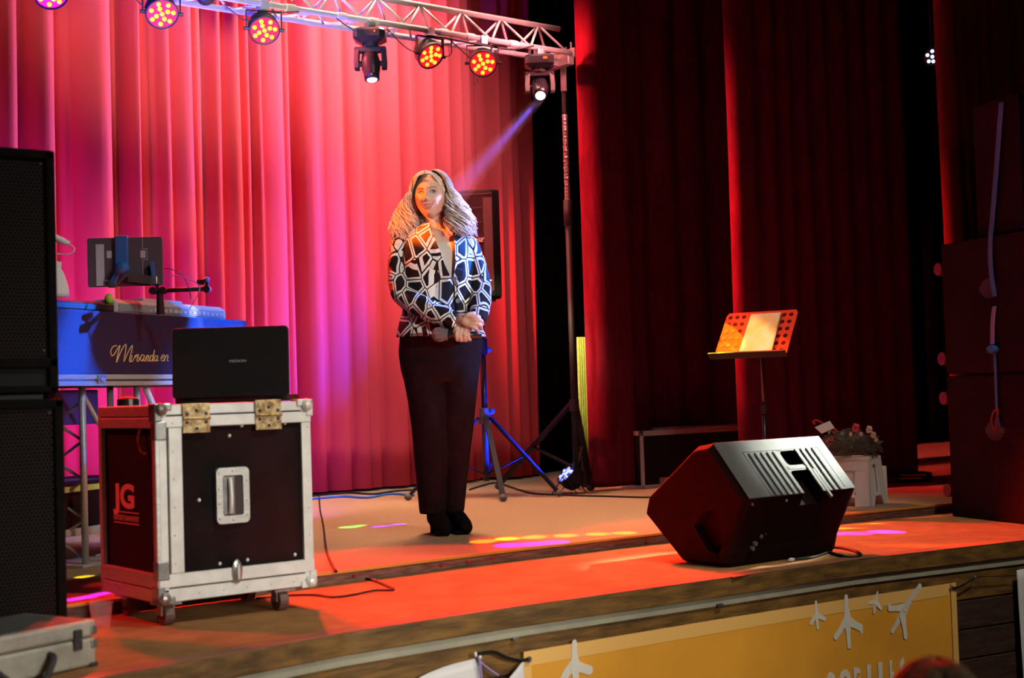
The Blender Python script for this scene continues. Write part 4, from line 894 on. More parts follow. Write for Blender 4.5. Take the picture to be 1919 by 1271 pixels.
MB().tube([(pc.x, pc.y, ZR+.50), (pc.x, pc.y, ZR+.55)], .018, 10).build('collar', 'black', t, **W)
MB().tube([topc, dk(.5, .4, -.012)], .012, 8).build('desk_bracket', 'black', t, **W)
for a in (.3, .3+2.09, .3+4.19):
    MB().tube([(pc.x, pc.y, ZR+.22), (pc.x+.16*math.cos(a), pc.y+.16*math.sin(a), ZR+.09), (pc.x+.27*math.cos(a), pc.y+.27*math.sin(a), ZR+.012)], .009, 8).build('leg', 'black', t, **W)
bk_t = thing('song_book', 'open spiral-bound song sheets resting on the music stand', 'book', dk(.5, .05, .01))
mb = MB(); mb.loft([[dk(.345, .02, o), dk(.80, .02, o), dk(.775, .93, o), dk(.355, .93, o)] for o in (.003, .008)]); mb.build('page', 'paper', bk_t, **W)
for k in range(20): MB().tube([dk(.80-.025*k/20, .04+k*.045, .002), dk(.812-.025*k/20, .04+k*.045, .011), dk(.79-.025*k/20, .045+k*.045, .011)], .0018, 5).build('spiral_ring', 'steel', bk_t, **W)
mb = MB(); mb.loft([[dk(.805, .02, o), dk(.96, .03, o), dk(.93, .6, o), dk(.79, .90, o)] for o in (.0025, .004)])

# ------------------------------------------------------------------ step stool and bouquet
q = on_z(1633, 951, ZR); SX, SY = q.x, q.y
rot = -YAW-.62
t = thing('step_stool', 'white plastic folding step stool at right, under the flowers', 'stool', (SX, SY, ZR), rot)
hs = .250
def quad(a, b, c, d, th, name, m='white', bev=.003, par=t):
    mb = MB(); a, b, c, d = V(a), V(b), V(c), V(d); n_ = (b-a).cross(d-a).normalized()*th
    mb.loft([[a, b, c, d], [a+n_, b+n_, c+n_, d+n_]]); return mb.build(name, m, par, bevel=bev)
# local x runs to image left (-) from the near right corner; local y runs away
Wd, Dp = .36, .24
def fr(x, z): return V((x*(1-.10*z/hs)-.018*z/hs, .035*z/hs, z))         # leaning front side
mb = MB()
def side_pt(y, z): return V((0.0-.018*z/hs, .035*z/hs+y*(1-.28*z/hs), z))
def fpiece(x0, x1, z0, z1, name='front_panel', m='white', inset=0):
    mb = MB(); P = [fr(x0, z0), fr(x1, z0), fr(x1, z1), fr(x0, z1)]; mb.loft([[p+V((0, inset, 0)) for p in P], [p+V((0, inset+.012, 0)) for p in P]]); return mb.build(name, m, t, bevel=.003)
fpiece(-Wd, 0, .185, hs, 'top_rail'); fpiece(-.09, 0, .0, .185, 'front_leg'); fpiece(-Wd, -Wd+.09, 0, .185, 'front_leg'); fpiece(-Wd+.09, -.09, .045, .075, 'lower_rail'); fpiece(-Wd+.085, -.085, .05, .19, 'front_panel', inset=.010)
def spiece(poly, name='side_leg', m='white', inset=0):
    mb = MB(); P = [side_pt(a, b)+V((-inset, 0, 0)) for a, b in poly]; mb.prism(P, (-.012, 0, 0)); return mb.build(name, m, t, bevel=.003)
spiece([(0, 0), (.05, 0), (.075, .05), (.065, .06), (.06, .22), (.06, hs), (0, hs)]); spiece([(Dp, 0), (Dp-.05, 0), (Dp-.08, .05), (Dp-.10, .06), (Dp-.10, .22), (Dp-.10, hs), (Dp, hs)])
spiece([(.05, .215), (Dp-.06, .215), (Dp-.06, hs), (.05, hs)], 'side_rail'); spiece([(.055, .052), (Dp-.09, .052), (Dp-.10, .075), (.06, .075)], 'side_rail'); spiece([(.05, .06), (Dp-.08, .06), (Dp-.08, .22), (.05, .22)], 'side_web', inset=.02)
mb = MB(); mb.box2((-Wd*.9-.018, .03, hs-.012), (-.016, .03+Dp*.74, hs+.008)); mb.build('step_top', 'white', t, bevel=.005)
mb = MB(); mb.box2((-Wd*.96, Dp-.012, 0), (-.0, Dp, .20)); mb.build('rear_panel', 'white', t, bevel=.003)
# bouquet lying on the stool
t = thing('bouquet', 'wrapped bouquet with pink and white roses lying on the white stool', 'flowers', at_d(1590, 850, 7.55))
bq = lambda px, py, d=7.5: at_d(px, py, d)
r = random.Random(5)
mb = MB(); mb2 = MB()
for i in range(520):
    u = r.random(); px = 1548+u*100+r.gauss(0, 6); py = 812+abs(r.gauss(0, 12))+max(0, (px-1610))*.25+r.uniform(-8, 18)
    if py > 858: py = 858-r.random()*10
    c = bq(px, py, 7.5+r.uniform(-.06, .08)); Rm = Euler((r.uniform(-1, 1), r.uniform(-1, 1), r.uniform(0, 6.3))).to_matrix(); l = r.uniform(.018, .042); wd = l*r.uniform(.3, .5)
    vs = [V((0, 0, 0)), V((wd/2, l*.4, .004)), V((0, l, 0)), V((-wd/2, l*.4, .004))]; (mb if r.random() < .7 else mb2).add([Rm @ v_+c for v_ in vs], [(0, 1, 2, 3)])
o = mb.build('foliage', 'leaf', t, fix=False, **W); o['kind'] = 'stuff'; o = mb2.build('foliage', 'leaf2', t, fix=False, **W); o['kind'] = 'stuff'
for i in range(9): MB().tube([bq(1560+i*4, 856, 7.52), bq(1600+i*5, 830-i, 7.5)], .003, 5).build('stem', 'leaf2', t, **W)
def rose(px, py, rad, m, name='rose', d=7.42, n=22):
    c = bq(px, py, d); rr = random.Random(px); mb = MB()
    for i in range(n):
        k = i/n; a = i*2.4; el = .2+k*1.0; R_ = rad*(.35+.65*k); nrm = V((math.cos(a)*math.sin(el), -.6, math.sin(a)*math.sin(el)))
        x = nrm.cross(V((0, .2, 1))).normalized(); y = x.cross(nrm).normalized(); q = c+nrm.normalized()*R_*.5
        mb.loft([[q+(x*math.cos(b)*1.0+y*math.sin(b))*R_*.62*s+nrm*(.002-.5*R_*(1-s)*.5) for b in [2*PI*j/8 for j in range(8)]] for s in (1, .5, .05)], cap=False)
    mb.sphere(c, rad*.55, 10, 6)
    return mb.build(name, m, t, smooth=True, fix=False, **W)
rose(1603, 802, .032, 'rose', 'pink_rose'); rose(1628, 805, .026, 'petalwhite', 'white_rose'); rose(1636, 815, .022, 'petalwhite', 'white_rose'); rose(1641, 824, .014, 'petalwhite', 'white_rose'); rose(1613, 814, .016, 'petalwhite', 'small_flower'); rose(1594, 815, .014, 'petalwhite', 'small_flower'); rose(1613, 820, .010, 'petalpurple', 'small_flower'); rose(1558, 822, .018, 'rose', 'pink_rose'); rose(1550, 830, .014, 'petalred', 'pink_rose')
mb = MB(); P = [bq(1527, 801, 7.36), bq(1555, 789, 7.36), bq(1564, 802, 7.36), bq(1540, 813, 7.36)]; mb.prism(P, (0, .002, 0)); tag_o = mb.build('gift_card', 'white', t, **W)
MB().tube(smooth_path([bq(1528, 795, 7.38), bq(1524, 791, 7.38), bq(1531, 788, 7.38), bq(1545, 795, 7.38), bq(1566, 805, 7.38), bq(1562, 812, 7.38)]), .005, 6).build('ribbon', 'petalred', t, **W)
mb = MB(); rings = []
for k in range(12):
    u = k/11; c = bq(1540+u*105, 838-u*6, 7.5); R_ = .045+.05*math.sin(PI*min(1, u*1.1)); rings.append([c+(V((0, 0, 1))*math.sin(a)*R_*.9+_F0*math.cos(a)*R_)*(1+.12*math.sin(a*5+k)) for a in [2*PI*j/18 for j in range(18)]])
mb.loft(rings, cap=False); mb.build('clear_wrap', 'cello', t, fix=False, smooth=True, **W)

# ------------------------------------------------------------------ long flight case at the back
a = on_z(1205, 913, ZR); bx0 = a.x; by0 = 6.80; a = on_y(1204, 910, by0); bx0 = a.x; z1 = on_y(1204, 808, by0).z
t = thing('long_flight_case', 'long low black flight case with dull aluminium edges behind the wedge monitor', 'flight case', (bx0, by0, ZR)); bx1 = bx0+1.05; by1 = 7.0
MB().box2((bx0+.004, by0+.004, ZR+.006), (bx1-.004, by1-.004, z1-.004)).build('body', 'blackboard', t, **W)
for A, B in (((bx0, by0-.002, z1-.034), (bx1, by0+.014, z1)), ((bx0, by0-.002, ZR+.002), (bx1, by0+.014, ZR+.022)), ((bx0, by0-.002, ZR+.002), (bx0+.022, by0+.014, z1)), ((bx1-.022, by0-.002, ZR+.002), (bx1, by0+.014, z1)), ((bx0+.15, by0+.02, z1), (bx1, by0+.05, z1+.014)), ((bx0, by0, z1-.03), (bx0+.01, by1, z1)), ((bx0-.001, by0, ZR), (bx0+.01, by1, ZR+.022))):
    MB().box2(A, B).build('edge_profile', 'steel' if A[2] > z1-.001 else 'alu', t, bevel=.002, **W)
for k in range(9): MB().sphere((bx0+.12+k*.105, by0-.003, z1-.022), .0045, 8, 5).build('rivet', 'alu_white', t, **W)
q = on_y(1240, 901, by0); MB().box2((q.x-.02, by0-.008, q.z-.03), (q.x+.06, by0-.001, q.z+.02)).build('latch', 'steel', t, bevel=.003, **W)

# ------------------------------------------------------------------ speaker on tripod behind the singer
sp0 = at_d(912, 908, 9.0); sxy = V((sp0.x, sp0.y, ZR))
t = thing('speaker_stand', 'black tripod stand under the speaker behind the singer', 'stand', sxy, -YAW+.1)
MB().tube([(0, 0, .10), (0, 0, .95)], .0195, 12).build('lower_pole', 'blackgloss', t, smooth=True); MB().tube([(0, 0, .9), (0, 0, 1.27)], .0165, 12).build('upper_pole', 'blackgloss', t, smooth=True)
MB().tube([(0, 0, .90), (0, 0, 1.0)], .030, 12).build('collar', 'black', t); MB().sphere((.04, 0, .93), .018, 10, 6).build('knob', 'strap', t, smooth=True)
MB().tube([(0, 0, .46), (0, 0, .56)], .034, 12).build('hub', 'grey_plastic', t); MB().sphere((.045, -.01, .54), .02, 10, 6).build('knob', 'strap', t, smooth=True)
for a in (math.radians(-32), math.radians(-170), math.radians(-83), ):
    d = V((math.cos(a), math.sin(a)*.9, 0)); lg = MB().bar(d*.04+V((0, 0, .50)), d*.50+V((0, 0, .03)), .032, h=.018).build('leg', 'black', t); MB().sphere(d*.505+V((0, 0, .025)), (.026, .026, .022), 10, 6).build('rubber_foot', 'grey_plastic', lg, smooth=True)
    MB().bar(V((0, 0, .14)), d*.28+V((0, 0, .26)), .016, h=.010).build('stay', 'black', t)
sc = at_d(890, 443, 9.0); 
t = thing('portable_speaker', 'black slatted speaker with a blue power lamp, partly hidden by the singer', 'speaker', (sxy.x, sxy.y, ZR+1.255), -YAW-.10)
hS = .675; zc0 = .0; ox = -.045
prof = [(-.19, -.13), (.15, -.15), (.19, -.10), (.16, .14), (-.15, .16), (-.19, .10)]
mb = MB(); mb.loft([[V((x*1.0+ox, y, z)) for x, y in prof] for z in (.0, hS)]); mb.build('cabinet', 'cab', t, bevel=.012)
mb = MB(); mb.loft([[V((x*.8+ox, y*.7, z)) for x, y in prof] for z in (-.018, 0)]); mb.build('base_foot', 'black', t, bevel=.006)
for k in range(6):
    z = .095+k*.093; MB().bar((-.185+ox, -.134, z), (.085+ox, -.147, z), .004, h=.005).build('slat_line', 'dimgrey', t)
MB().bar((-.19+ox, -.134, hS-.03), (.15+ox, -.152, hS-.03), .004, h=.006).build('slat_line', 'dimgrey', t)
MB().box((.122+ox, -.150, hS/2-.01), (.058, .008, hS-.09), Matrix.Rotation(-.05, 3, 'Z')).build('side_strip', 'dimgrey', t, bevel=.003)
MB().sphere((.125+ox, -.155, .10), (.010, .003, .005), 10, 6).build('power_lamp', 'bluelens', t)
text('BOSE', .034, (-.005+ox, -.1495, hS*.51), (.998, -.05, 0), (0, 0, 1), 'alu_white', t, 'badge', shear=.4, width=.10, world=False, offset=.001)

# ------------------------------------------------------------------ floor lamp, yellow ribbed panel, wing items
q = on_z(1068, 921, ZR); pcn = at_d(1065, 889, 9.05)
t, _, _ = par(0, 0, pcn+(-_R0*.72+V((0, 0, .72))-_F0*.30), 'blue-lit floor lamp at the foot of the lighting stand', pos=pcn, lens='bluelens', plate='bluelit', hang=False, name='floor_light')
for s in (-1, 1):
    ax = (_R0*.35+_F0*.9).normalized()
    MB().bar(ax*s*.085+V((0, 0, -.0)), ax*s*.085+_R0*.08+V((0, 0, ZR-pcn.z+.004)), .022, h=.006).build('yoke_arm', 'black', t); MB().bar(ax*s*.085+V((0, 0, -.0)), ax*s*.085-_R0*.08+V((0, 0, ZR-pcn.z+.004)), .022, h=.006).build('yoke_arm', 'black', t)
FLP = pcn
yp = [on_y(1080, 632, 7.25), on_y(1102, 632, 7.25), on_y(1114, 858, 7.25), on_y(1097, 858, 7.25)]
t = thing('ribbed_panel', 'narrow olive-yellow ribbed panel between lighting stand and side curtain', 'panel', (yp[3].x, 7.25, ZR))
MB().box2((yp[3].x-.0, 7.24, ZR), (yp[3].x+.10, 7.30, yp[3].z)).build('black_base', 'black', t, **W)
mb = MB(); nrb = 7
for z0_, z1_ in ((yp[3].z, yp[0].z),):
    xL, xR_ = yp[0].x-.0, yp[0].x+.13
    for k in range(nrb): x = xL+(xR_-xL)*(k+.5)/nrb; mb = MB(); mb.tube([(x, 7.245, z0_), (x, 7.245, z1_)], (xR_-xL)/nrb*.5, 8); mb.build('rib', 'yellowrib', t, smooth=True, **W)
q = on_z(1712, 905, ZR); t = thing('black_step', 'low black box with two yellow tape lines in the dark right wing', 'box', (q.x, q.y, ZR), -YAW)
MB().box2((-.12, 0, 0), (.12, .2, .06)).build('box_body', 'black', t); MB().box2((-.08, -.004, .045), (.08, .0, .054)).build('tape_line', 'tape_and_lit_edge', t); MB().box2((-.09, -.004, .024), (.05, .0, .034)).build('tape_line', 'tape_and_lit_edge', t)
# blue lamp high in the right wing
q = at_d(1747, 106, 8.2); wl, _, _ = par(0, 0, q+V((-1.0, -.8, -.4)), 'small blue-white lamp glowing high in the dark right wing', pos=q, lens='whiteviolet', plate='black', hang=False, name='wing_light', r=.05, leds=[(0, 0), (.0, .7), (-.6, .25), (.1, -.6), (-.45, -.55)], lr=.010)

MB().tube([(0, 0, .03), (0, 0, 6.5-q.z)], .010, 8).build('drop_bar', 'black', wl)
# ------------------------------------------------------------------ right speaker stack
D18 = V((math.sin(math.radians(18)), math.cos(math.radians(18)), 0)); DX = V((D18.y, -D18.x, 0))
far = on_y(1773, 705, 4.36); far.z = ZL
rz = math.atan2(-D18.x, D18.y)      # local y = D18, local x = DX
def sub(z0, z1, label, wheels):
    t = thing('bass_cabinet', label, 'speaker', (far.x, far.y, z0), rz, 'bass cabinets of the far right stack')
    MB().box2((0, -.72, 0), (.55, 0, z1-z0)).build('cabinet', 'cabdark', t, bevel=.008)
    for zz in wheels:
        w_ = MB().box((.05, .004, zz), (.05, .010, .06)).build('caster', 'steel', t); MB().tube([(-.0, .035, zz), (.045, .035, zz)], .034, 16).build('wheel', 'red_and_redlit', w_, bevel=.004)  # wheels coloured red for the red light on them
    mb = MB(); mb.loft([[(-.001 if k else .02, -.36+.065*math.cos(2*PI*j/20)*s, (z1-z0)*.62+.05*math.sin(2*PI*j/20)*s) for j in range(20)] for k, s in ((1, 1), (1, .92))])
    mb.box2((-.002, -.43, (z1-z0)*.60), (-.001, -.29, (z1-z0)*.64)); mb.build('handle_cup', 'rubber', t); return t
sub(ZL, 1.662, 'lower bass cabinet of the far right stack', (.13, .60)); sub(1.672, 2.335, 'middle bass cabinet of the far right stack, with round side handle', (.08, .54))
n1 = at_d(1905, 175, 6.75); 
t = thing('top_speaker', 'black top speaker at far right with a blue strap hanging over it', 'speaker', (n1.x, n1.y, 2.345), rz)
zt = n1.z-2.345
MB().add([], []).box2((0, 0, 0), (.5, .33, zt)).build('cabinet', 'cabdark', t, bevel=.006); MB().box2((0.02, -.012, .02), (.48, 0, zt-.02)).build('grille', 'grille', t)
MB().box2((-.002, -.014, 0), (.022, .004, zt)).build('front_rail', 'cab', t, bevel=.004)
# strap down the side of the stack
n_side = -DX
def sd_pt(px, py, off=.012): return on_plane(px, py, far+n_side*off, DX)
def tp_pt(px, py): return on_plane(px, py, n1+n_side*.012, DX)
def ribbon(pts, wd, m, name, par):
    mb = MB(); rings = []
    for i, p in enumerate(pts): rings.append([p-D18*wd/2, p+D18*wd/2, p+D18*wd/2+n_side*.003, p-D18*wd/2+n_side*.003])
    mb.loft(rings); return mb.build(name, m, par, **W)
t = thing('hanging_strap', 'blue strap hanging down the side of the far right speaker stack', 'strap', sd_pt(1858, 440))
ribbon(smooth_path([tp_pt(1877, 192), tp_pt(1869, 300), tp_pt(1861, 400), tp_pt(1857, 442)]), .034, 'strap', 'webbing', t)
ribbon(smooth_path([sd_pt(1857, 442), sd_pt(1856, 480), sd_pt(1859, 520), sd_pt(1865, 556)]), .030, 'strap', 'webbing', t)
ribbon(smooth_path([sd_pt(1864, 574), sd_pt(1861, 600), sd_pt(1860, 645)]), .028, 'strappink', 'webbing', t)
MB().sphere(sd_pt(1860, 655, .03), (.03, .03, .022), 10, 6).build('knot', 'strap', t, **W)
ribbon(smooth_path([sd_pt(1864, 660), sd_pt(1866, 700), sd_pt(1868, 760), sd_pt(1872, 800)]), .016, 'strap', 'webbing', t)
MB().tube(smooth_path([sd_pt(1862, 772, .03), sd_pt(1870, 768, .03), sd_pt(1868, 785, .03), sd_pt(1866, 806, .03), sd_pt(1858, 790, .03), sd_pt(1862, 772, .03)]), .006, 6).build('hook', 'red_and_redlit', t, **W)

# ------------------------------------------------------------------ floor cables
zr = ZR+.006
g = 'cables on the rear stage floor'
cable([on_z(880, 918, zr), on_z(905, 910, zr), on_z(930, 905, zr), on_z(960, 914, zr), on_z(1000, 925, zr), on_z(1060, 928, zr), on_z(1130, 930, zr), on_z(1205, 932, zr), on_z(1300, 931, zr)], .006, 'black', 'long black cable running across the rear stage behind the singer')
cable([on_z(580, 936, zr), on_z(640, 931, zr), on_z(690, 933, zr), on_z(730, 926, zr), on_z(775, 929, zr)], .009, 'strap', 'blue-lit cable lying along the foot of the red curtain')  # blue light put into the cable's own colour
cable([on_z(580, 930, zr), on_z(650, 924, zr), on_z(700, 926, zr), on_z(745, 920, zr), on_z(790, 918, zr)], .007, 'black', 'black cable along the foot of the red curtain')
zl = ZL+.006
cable([on_z(598, 928, zr), on_z(600, 955, zr), on_z(606, 985, zr), on_z(612, 1030, zr), on_z(624, 1060, zr), on_z(630, 1070, zr+.003), on_z(634, 1078, zl), on_z(660, 1083, zl), on_z(696, 1086, zl), on_z(720, 1095, zl), on_z(738, 1105, zl), on_z(700, 1107, zl), on_z(660, 1115, zl), on_z(625, 1119, zl), on_z(590, 1115, zl), on_z(540, 1116, zl), on_z(480, 1122, zl)], .0042, 'black', 'thin black cable crossing the stage step right of the flight case')

# ------------------------------------------------------------------ banners on the stage front
BY = on_y(980, 1222, edge[3].y-.012); by = edge[3].y
def fpt(px, py, off=.02):
    x = on_y(px, py, 3.5).x; y = 3.5
    for _ in range(4):
        y = edge[0].y
        for i in range(len(edge)-1):
            if edge[i].x <= x <= edge[i+1].x: u = (x-edge[i].x)/(edge[i+1].x-edge[i].x); y = edge[i].y*(1-u)+edge[i+1].y*u
        p = on_y(px, py, y-off); x = p.x
    return p
t = thing('yellow_banner', 'yellow banner with white bird-foot prints hung on the stage front', 'banner', fpt(1400, 1160))
cols = [980+k*(1790-980)/30 for k in range(31)]
def topy(px): return 1222+(px-980)*(1092-1222)/810 - 6*math.sin(PI*(px-980)/810)*.4
mb = MB(); top = [fpt(px, topy(px), .018) for px in cols]
rings = [[V((p.x, p.y+.003*math.sin(p.x*9), p.z)), V((p.x, p.y+.003*math.sin(p.x*9), p.z-.62)), V((p.x, p.y+.002, p.z-.62)), V((p.x, p.y+.002, p.z))] for p in top]
rings = [[V((p.x, p.y-.002, p.z)), V((p.x, p.y-.002, p.z-.62)), V((p.x, p.y, p.z-.62)), V((p.x, p.y, p.z))] for p in top]
mb.loft(rings); mb.build('cloth', 'banner', t, **W)
mb = MB(); rings = [[V((p.x, p.y-.0032, p.z)), V((p.x, p.y-.0032, p.z-.048)), V((p.x, p.y-.002, p.z-.048)), V((p.x, p.y-.002, p.z))] for p in top]; mb.loft(rings); mb.build('top_hem', 'bannerpale', t, **W)
for A, B in ((top[0], 1), (top[-1], -1)):
    mb = MB(); mb.box2((A.x, A.y-.0035, A.z-.62), (A.x+B*.035, A.y-.0005, A.z)); mb.build('side_hem', 'bannerpale', t, **W)
for px, py in ((991, 1236), (1783, 1102)):
    q = fpt(px, py, .026); MB().disc(q, (0, -1, 0), .010, .004, 14).build('eyelet', 'steel', t, **W)
def print_strokes(strokes, name, off=.0225):
    obs = []
    mb = MB(); lay = 0
    for st_ in strokes:
        pts = [fpt(a, b, off+lay*.000004) for a, b, w_ in st_]; ws = [w_*1.3 for a, b, w_ in st_]; lay += 1
        for i in range(len(pts)-1):
            a, b = pts[i], pts[i+1]; d = (b-a).normalized(); nn = V((-d.z, 0, d.x)); ra, rb = ws[i]/FPX*5.3, ws[i+1]/FPX*5.3
            off_y = V((0, -.000002*i, 0))
            mb.add([a+nn*ra+off_y, b+nn*rb+off_y, b-nn*rb+off_y, a-nn*ra+off_y], [(0, 1, 2, 3)])
            for c, rr in ((a, ra), (b, rb)): mb.add([c+off_y*1.5+V((math.cos(2*PI*j/14)*rr, 0, math.sin(2*PI*j/14)*rr)) for j in range(14)], [tuple(range(14))])
    return mb.build(name, 'bannerprint', t, fix=False, **W)
K = lambda X, Y, w_: (1480+X/4.371, 1040+Y/4.371, w_)
print_strokes([[K(215, 385, 2.2), K(218, 470, 3.5), K(230, 600, 2.5)], [K(218, 490, 4), K(175, 560, 3.2)], [K(218, 490, 4), K(285, 525, 3.2)]], 'bird_foot')
print_strokes([[K(462, 345, 4), K(466, 430, 4.5), K(475, 540, 9), K(480, 640, 4.5), K(487, 750, 4)], [K(472, 520, 8), K(420, 610, 5), K(378, 672, 5)], [K(475, 540, 8), K(540, 575, 5.5), K(590, 600, 5.5), K(592, 625, 4)]], 'bird_foot')
print_strokes([[K(720, 305, 1.8), K(705, 385, 4), K(692, 470, 2.5)], [K(705, 385, 4), K(650, 393, 2.8)], [K(708, 390, 4), K(748, 438, 2.8)]], 'bird_foot')
print_strokes([[K(1065, 260, 5), K(1000, 350, 4.5), K(950, 430, 7), K(925, 490, 8), K(940, 590, 4.5), K(950, 670, 4.5)], [K(925, 490, 8), K(880, 560, 4.5), K(842, 625, 4)], [K(950, 430, 7), K(880, 438, 4.5), K(820, 440, 4.5), K(818, 415, 3.5)]], 'bird_foot')
K2 = lambda X, Y, w_: (740+X/5.05, 1180+Y/5.05, w_)
print_strokes([[K2(1700, 125, 4), K2(1702, 230, 4.5), K2(1705, 330, 8), K2(1712, 460, 5), K2(1715, 600, 5)], [K2(1700, 320, 7), K2(1620, 420, 6), K2(1570, 520, 5)], [K2(1710, 340, 7), K2(1790, 370, 6), K2(1842, 385, 6)]], 'bird_foot')
for ch, x0_, y0_, wd in (('O', 1550, 1267, 17), ('O', 1575, 1262, 20), ('R', 1600, 1257, 19), ('F', 1625, 1251, 15), ('E', 1646, 1247, 15), ('L', 1667, 1243, 10), ('O', 1687, 1239, 19)):
    q = fpt(x0_, y0_, .0225); wm = (fpt(x0_+wd, y0_, .0225)-q).length
    text(ch, .078, (q.x, q.y, q.z-.053), (1, 0, 0), (0, 0, 1), 'bannerprint', t, 'letter', width=wm, offset=.009)
# other banners and their cords
def hang(name, label, pxs, m, cat='banner', low=.4, drape=.0):
    mb = MB(); pts = [fpt(a, b, .03) for a, b in pxs]; rings = []
    for i in range(13):
        v_ = i/12; ring = []
        for j, p in enumerate(pts): ring.append(V((p.x+drape*v_*(j-len(pts)/2)*.02, p.y-.010*math.sin(j*2.3+v_*2)*v_-.004, p.z-low*v_)))
        rings.append(ring)
    mb.loft(rings, close=False); return tag(mb.build(name, m, smooth=True, fix=False, solid=.003), label, cat)
hang('white_banner', 'white cloth sheet sagging from the stage front, left of the yellow banner', [(775, 1275), (800, 1262), (830, 1250), (850, 1244), (870, 1239), (885, 1235), (893, 1234), (897, 1240)], 'bannerwhite')
hang('printed_banner', 'small white printed cloth between white and yellow banners', [(944, 1285), (955, 1268), (966, 1255), (975, 1243), (980, 1240)], 'bannerwhite', low=.3)
hang('white_banner', 'white banner corner at the right edge of the picture', [(1904, 1069), (1912, 1067), (1935, 1064), (1990, 1058)], 'bannerwhite', low=.5)
cable([fpt(893, 1233, .04), fpt(905, 1245, .04), fpt(920, 1257, .04), fpt(934, 1266, .04)], .0035, 'strappink', 'thin brown cord hanging from the white cloth corner')
cable([fpt(897, 1232, .05), fpt(900, 1250, .05), fpt(903, 1285, .05)], .004, 'strappink', 'cord hanging straight down from white cloth corner')
cable([fpt(896, 1226, .03), fpt(925, 1222, .03), fpt(950, 1233, .03), fpt(975, 1238, .03), fpt(990, 1236, .03)], .006, 'black', 'black cord tying the white cloth to the yellow banner')
cable([fpt(1785, 1102, .03), fpt(1800, 1099, .03), fpt(1826, 1083, .03)], .004, 'black', 'short black cord at the yellow banner top right corner')
cable([fpt(1830, 1082, .03), fpt(1870, 1080, .03), fpt(1908, 1079, .03), fpt(1940, 1078, .03)], .002, 'black', 'thin black tie line to the right edge banner')
q = fpt(1827, 1082, .03); o = MB().sphere((0, 0, 0), .006, 8, 5).build('hook', 'steel'); o.location = q; tag(o, 'small shiny hook on the dark planks right of the yellow banner', 'hook')
for px, py in ((891, 1227), (899, 1232)): 
    q = fpt(px, py, .03); o = MB().sphere((0, 0, 0), (.006, .006, .009), 8, 5).build('hook', 'alu_white'); o.location = q; tag(o, 'pale hook holding the %s of white cloth corner' % ('left side' if px < 895 else 'right side'), 'hook')
q = on_y(966, 1197, edge[2].y); q = fpt(966, 1197, .012); o = MB().box((0, 0, 0), (.022, .012, .010)).build('hook', 'steel', bevel=.002); o.location = q; tag(o, 'small dark hook on the grey stage trim above the white cloth', 'hook')
q = fpt(1349, 1135, .012); o = MB().box((0, 0, 0), (.03, .012, .012)).build('hook', 'rubber', bevel=.002); o.location = q; tag(o, 'dark hook on the grey stage trim above the yellow banner', 'hook')
# ------------------------------------------------------------------ the singer
wo = on_z(830, 1000, ZR); WD = wo.dot(_F0)
wm = thing('person', 'smiling woman with wavy blond hair, patterned jacket and microphone, standing on stage', 'person', (wo.x, wo.y, ZR), -YAW)
winv = wm.matrix_basis.inverted()
def P(px, py, y=0.0): return winv @ at_d(px, py, WD+y)
def cap(mb, pts, rs, n=14):
    mb.tube(pts, rs, n)
    for p, r in zip(pts, rs): mb.sphere(p, r, n, 8)
# head
HC = P(808.5, 371, -.01); hyaw = math.radians(12); HR = (Matrix.Rotation(math.radians(-2), 3, 'Y') @ Matrix.Rotation(-hyaw, 3, 'Z') @ Matrix.Rotation(math.radians(-4), 3, 'X'))
def gs(x, s): return math.exp(-(x/s)**2)
def headpt(dx, dy, dz):
    ax, ay, az = .076, .088, .101
    x, y, z = dx*ax, dy*ay, dz*az
    low = max(0, -dz); f = 1-.22*low**2; x *= f
    if dy > 0: y *= 1+.06*dz; 
    if dz < -.2 and dy > 0: y *= 1-.35*min(1, (-dz-.2)*1.2)
    if dy < 0:
        fr = min(1, -dy*1.6); 
        y += .006*low*fr*-1*0.8
        y -= fr*(.018*gs(x, .0085)*gs(z+.012, .014) + .009*gs(x, .0075)*gs(z-.008, .020) + .008*gs(x, .016)*gs(z+.022, .008))
        y -= fr*(.005*gs(x, .05)*gs(z-.034, .010)) 
        for s in (-1, 1):
            y += fr*(.010*gs(x-s*.031, .015)*gs(z-.014, .011)); y -= fr*.008*gs(x-s*.038, .017)*gs(z+.024, .018); y += fr*.0045*gs(x-s*.028, .006)*gs(z+.045, .016)
        y -= fr*(.006*gs(x, .024)*gs(z+.052, .010)); y -= fr*(.009*gs(x, .018)*gs(z+.085, .014)); y += fr*.004*gs(x, .02)*gs(z+.070, .006)
    return V((x, y, z))
def Hd(x, y, z): return HC+HR @ V((x, y, z))
n_, m_ = 72, 54; rings = []
for i in range(m_+1):
    th = PI*(.004+.992*i/m_)-PI/2; rings.append([HC+HR @ headpt(math.sin(2*PI*j/n_)*math.cos(th), -math.cos(2*PI*j/n_)*math.cos(th), math.sin(th)) for j in range(n_)])
def surf(x, z):            # front surface y at x,z
    best = None
    dz = max(-.98, min(.98, z/.101)); low = max(0, -dz); f = 1-.22*low**2; ct = math.sqrt(1-dz*dz); dx = x/(.075*f); v2 = ct*ct-dx*dx
    dy = -math.sqrt(max(0.0001, v2)); return headpt(dx, dy, dz).y
body = MB(); body.loft(rings)
neck0 = P(812, 405, .02); neck1 = P(822, 440, .03)
cap(body, [neck0, (neck0+neck1)/2, neck1], [.052, .050, .058])
body.loft([[P(822, py, .02)+V((wx*math.cos(a), wy*math.sin(a), 0)) for a in [2*PI*j/24 for j in range(24)]] for py, wx, wy in ((432, .07, .055), (446, .105, .07), (480, .13, .085), (540, .12, .08), (600, .12, .08), (650, .15, .09), (690, .15, .09))])
shL, elL, wrL = P(757, 455, .03), P(762, 548, -.04), P(852, 598, -.205)
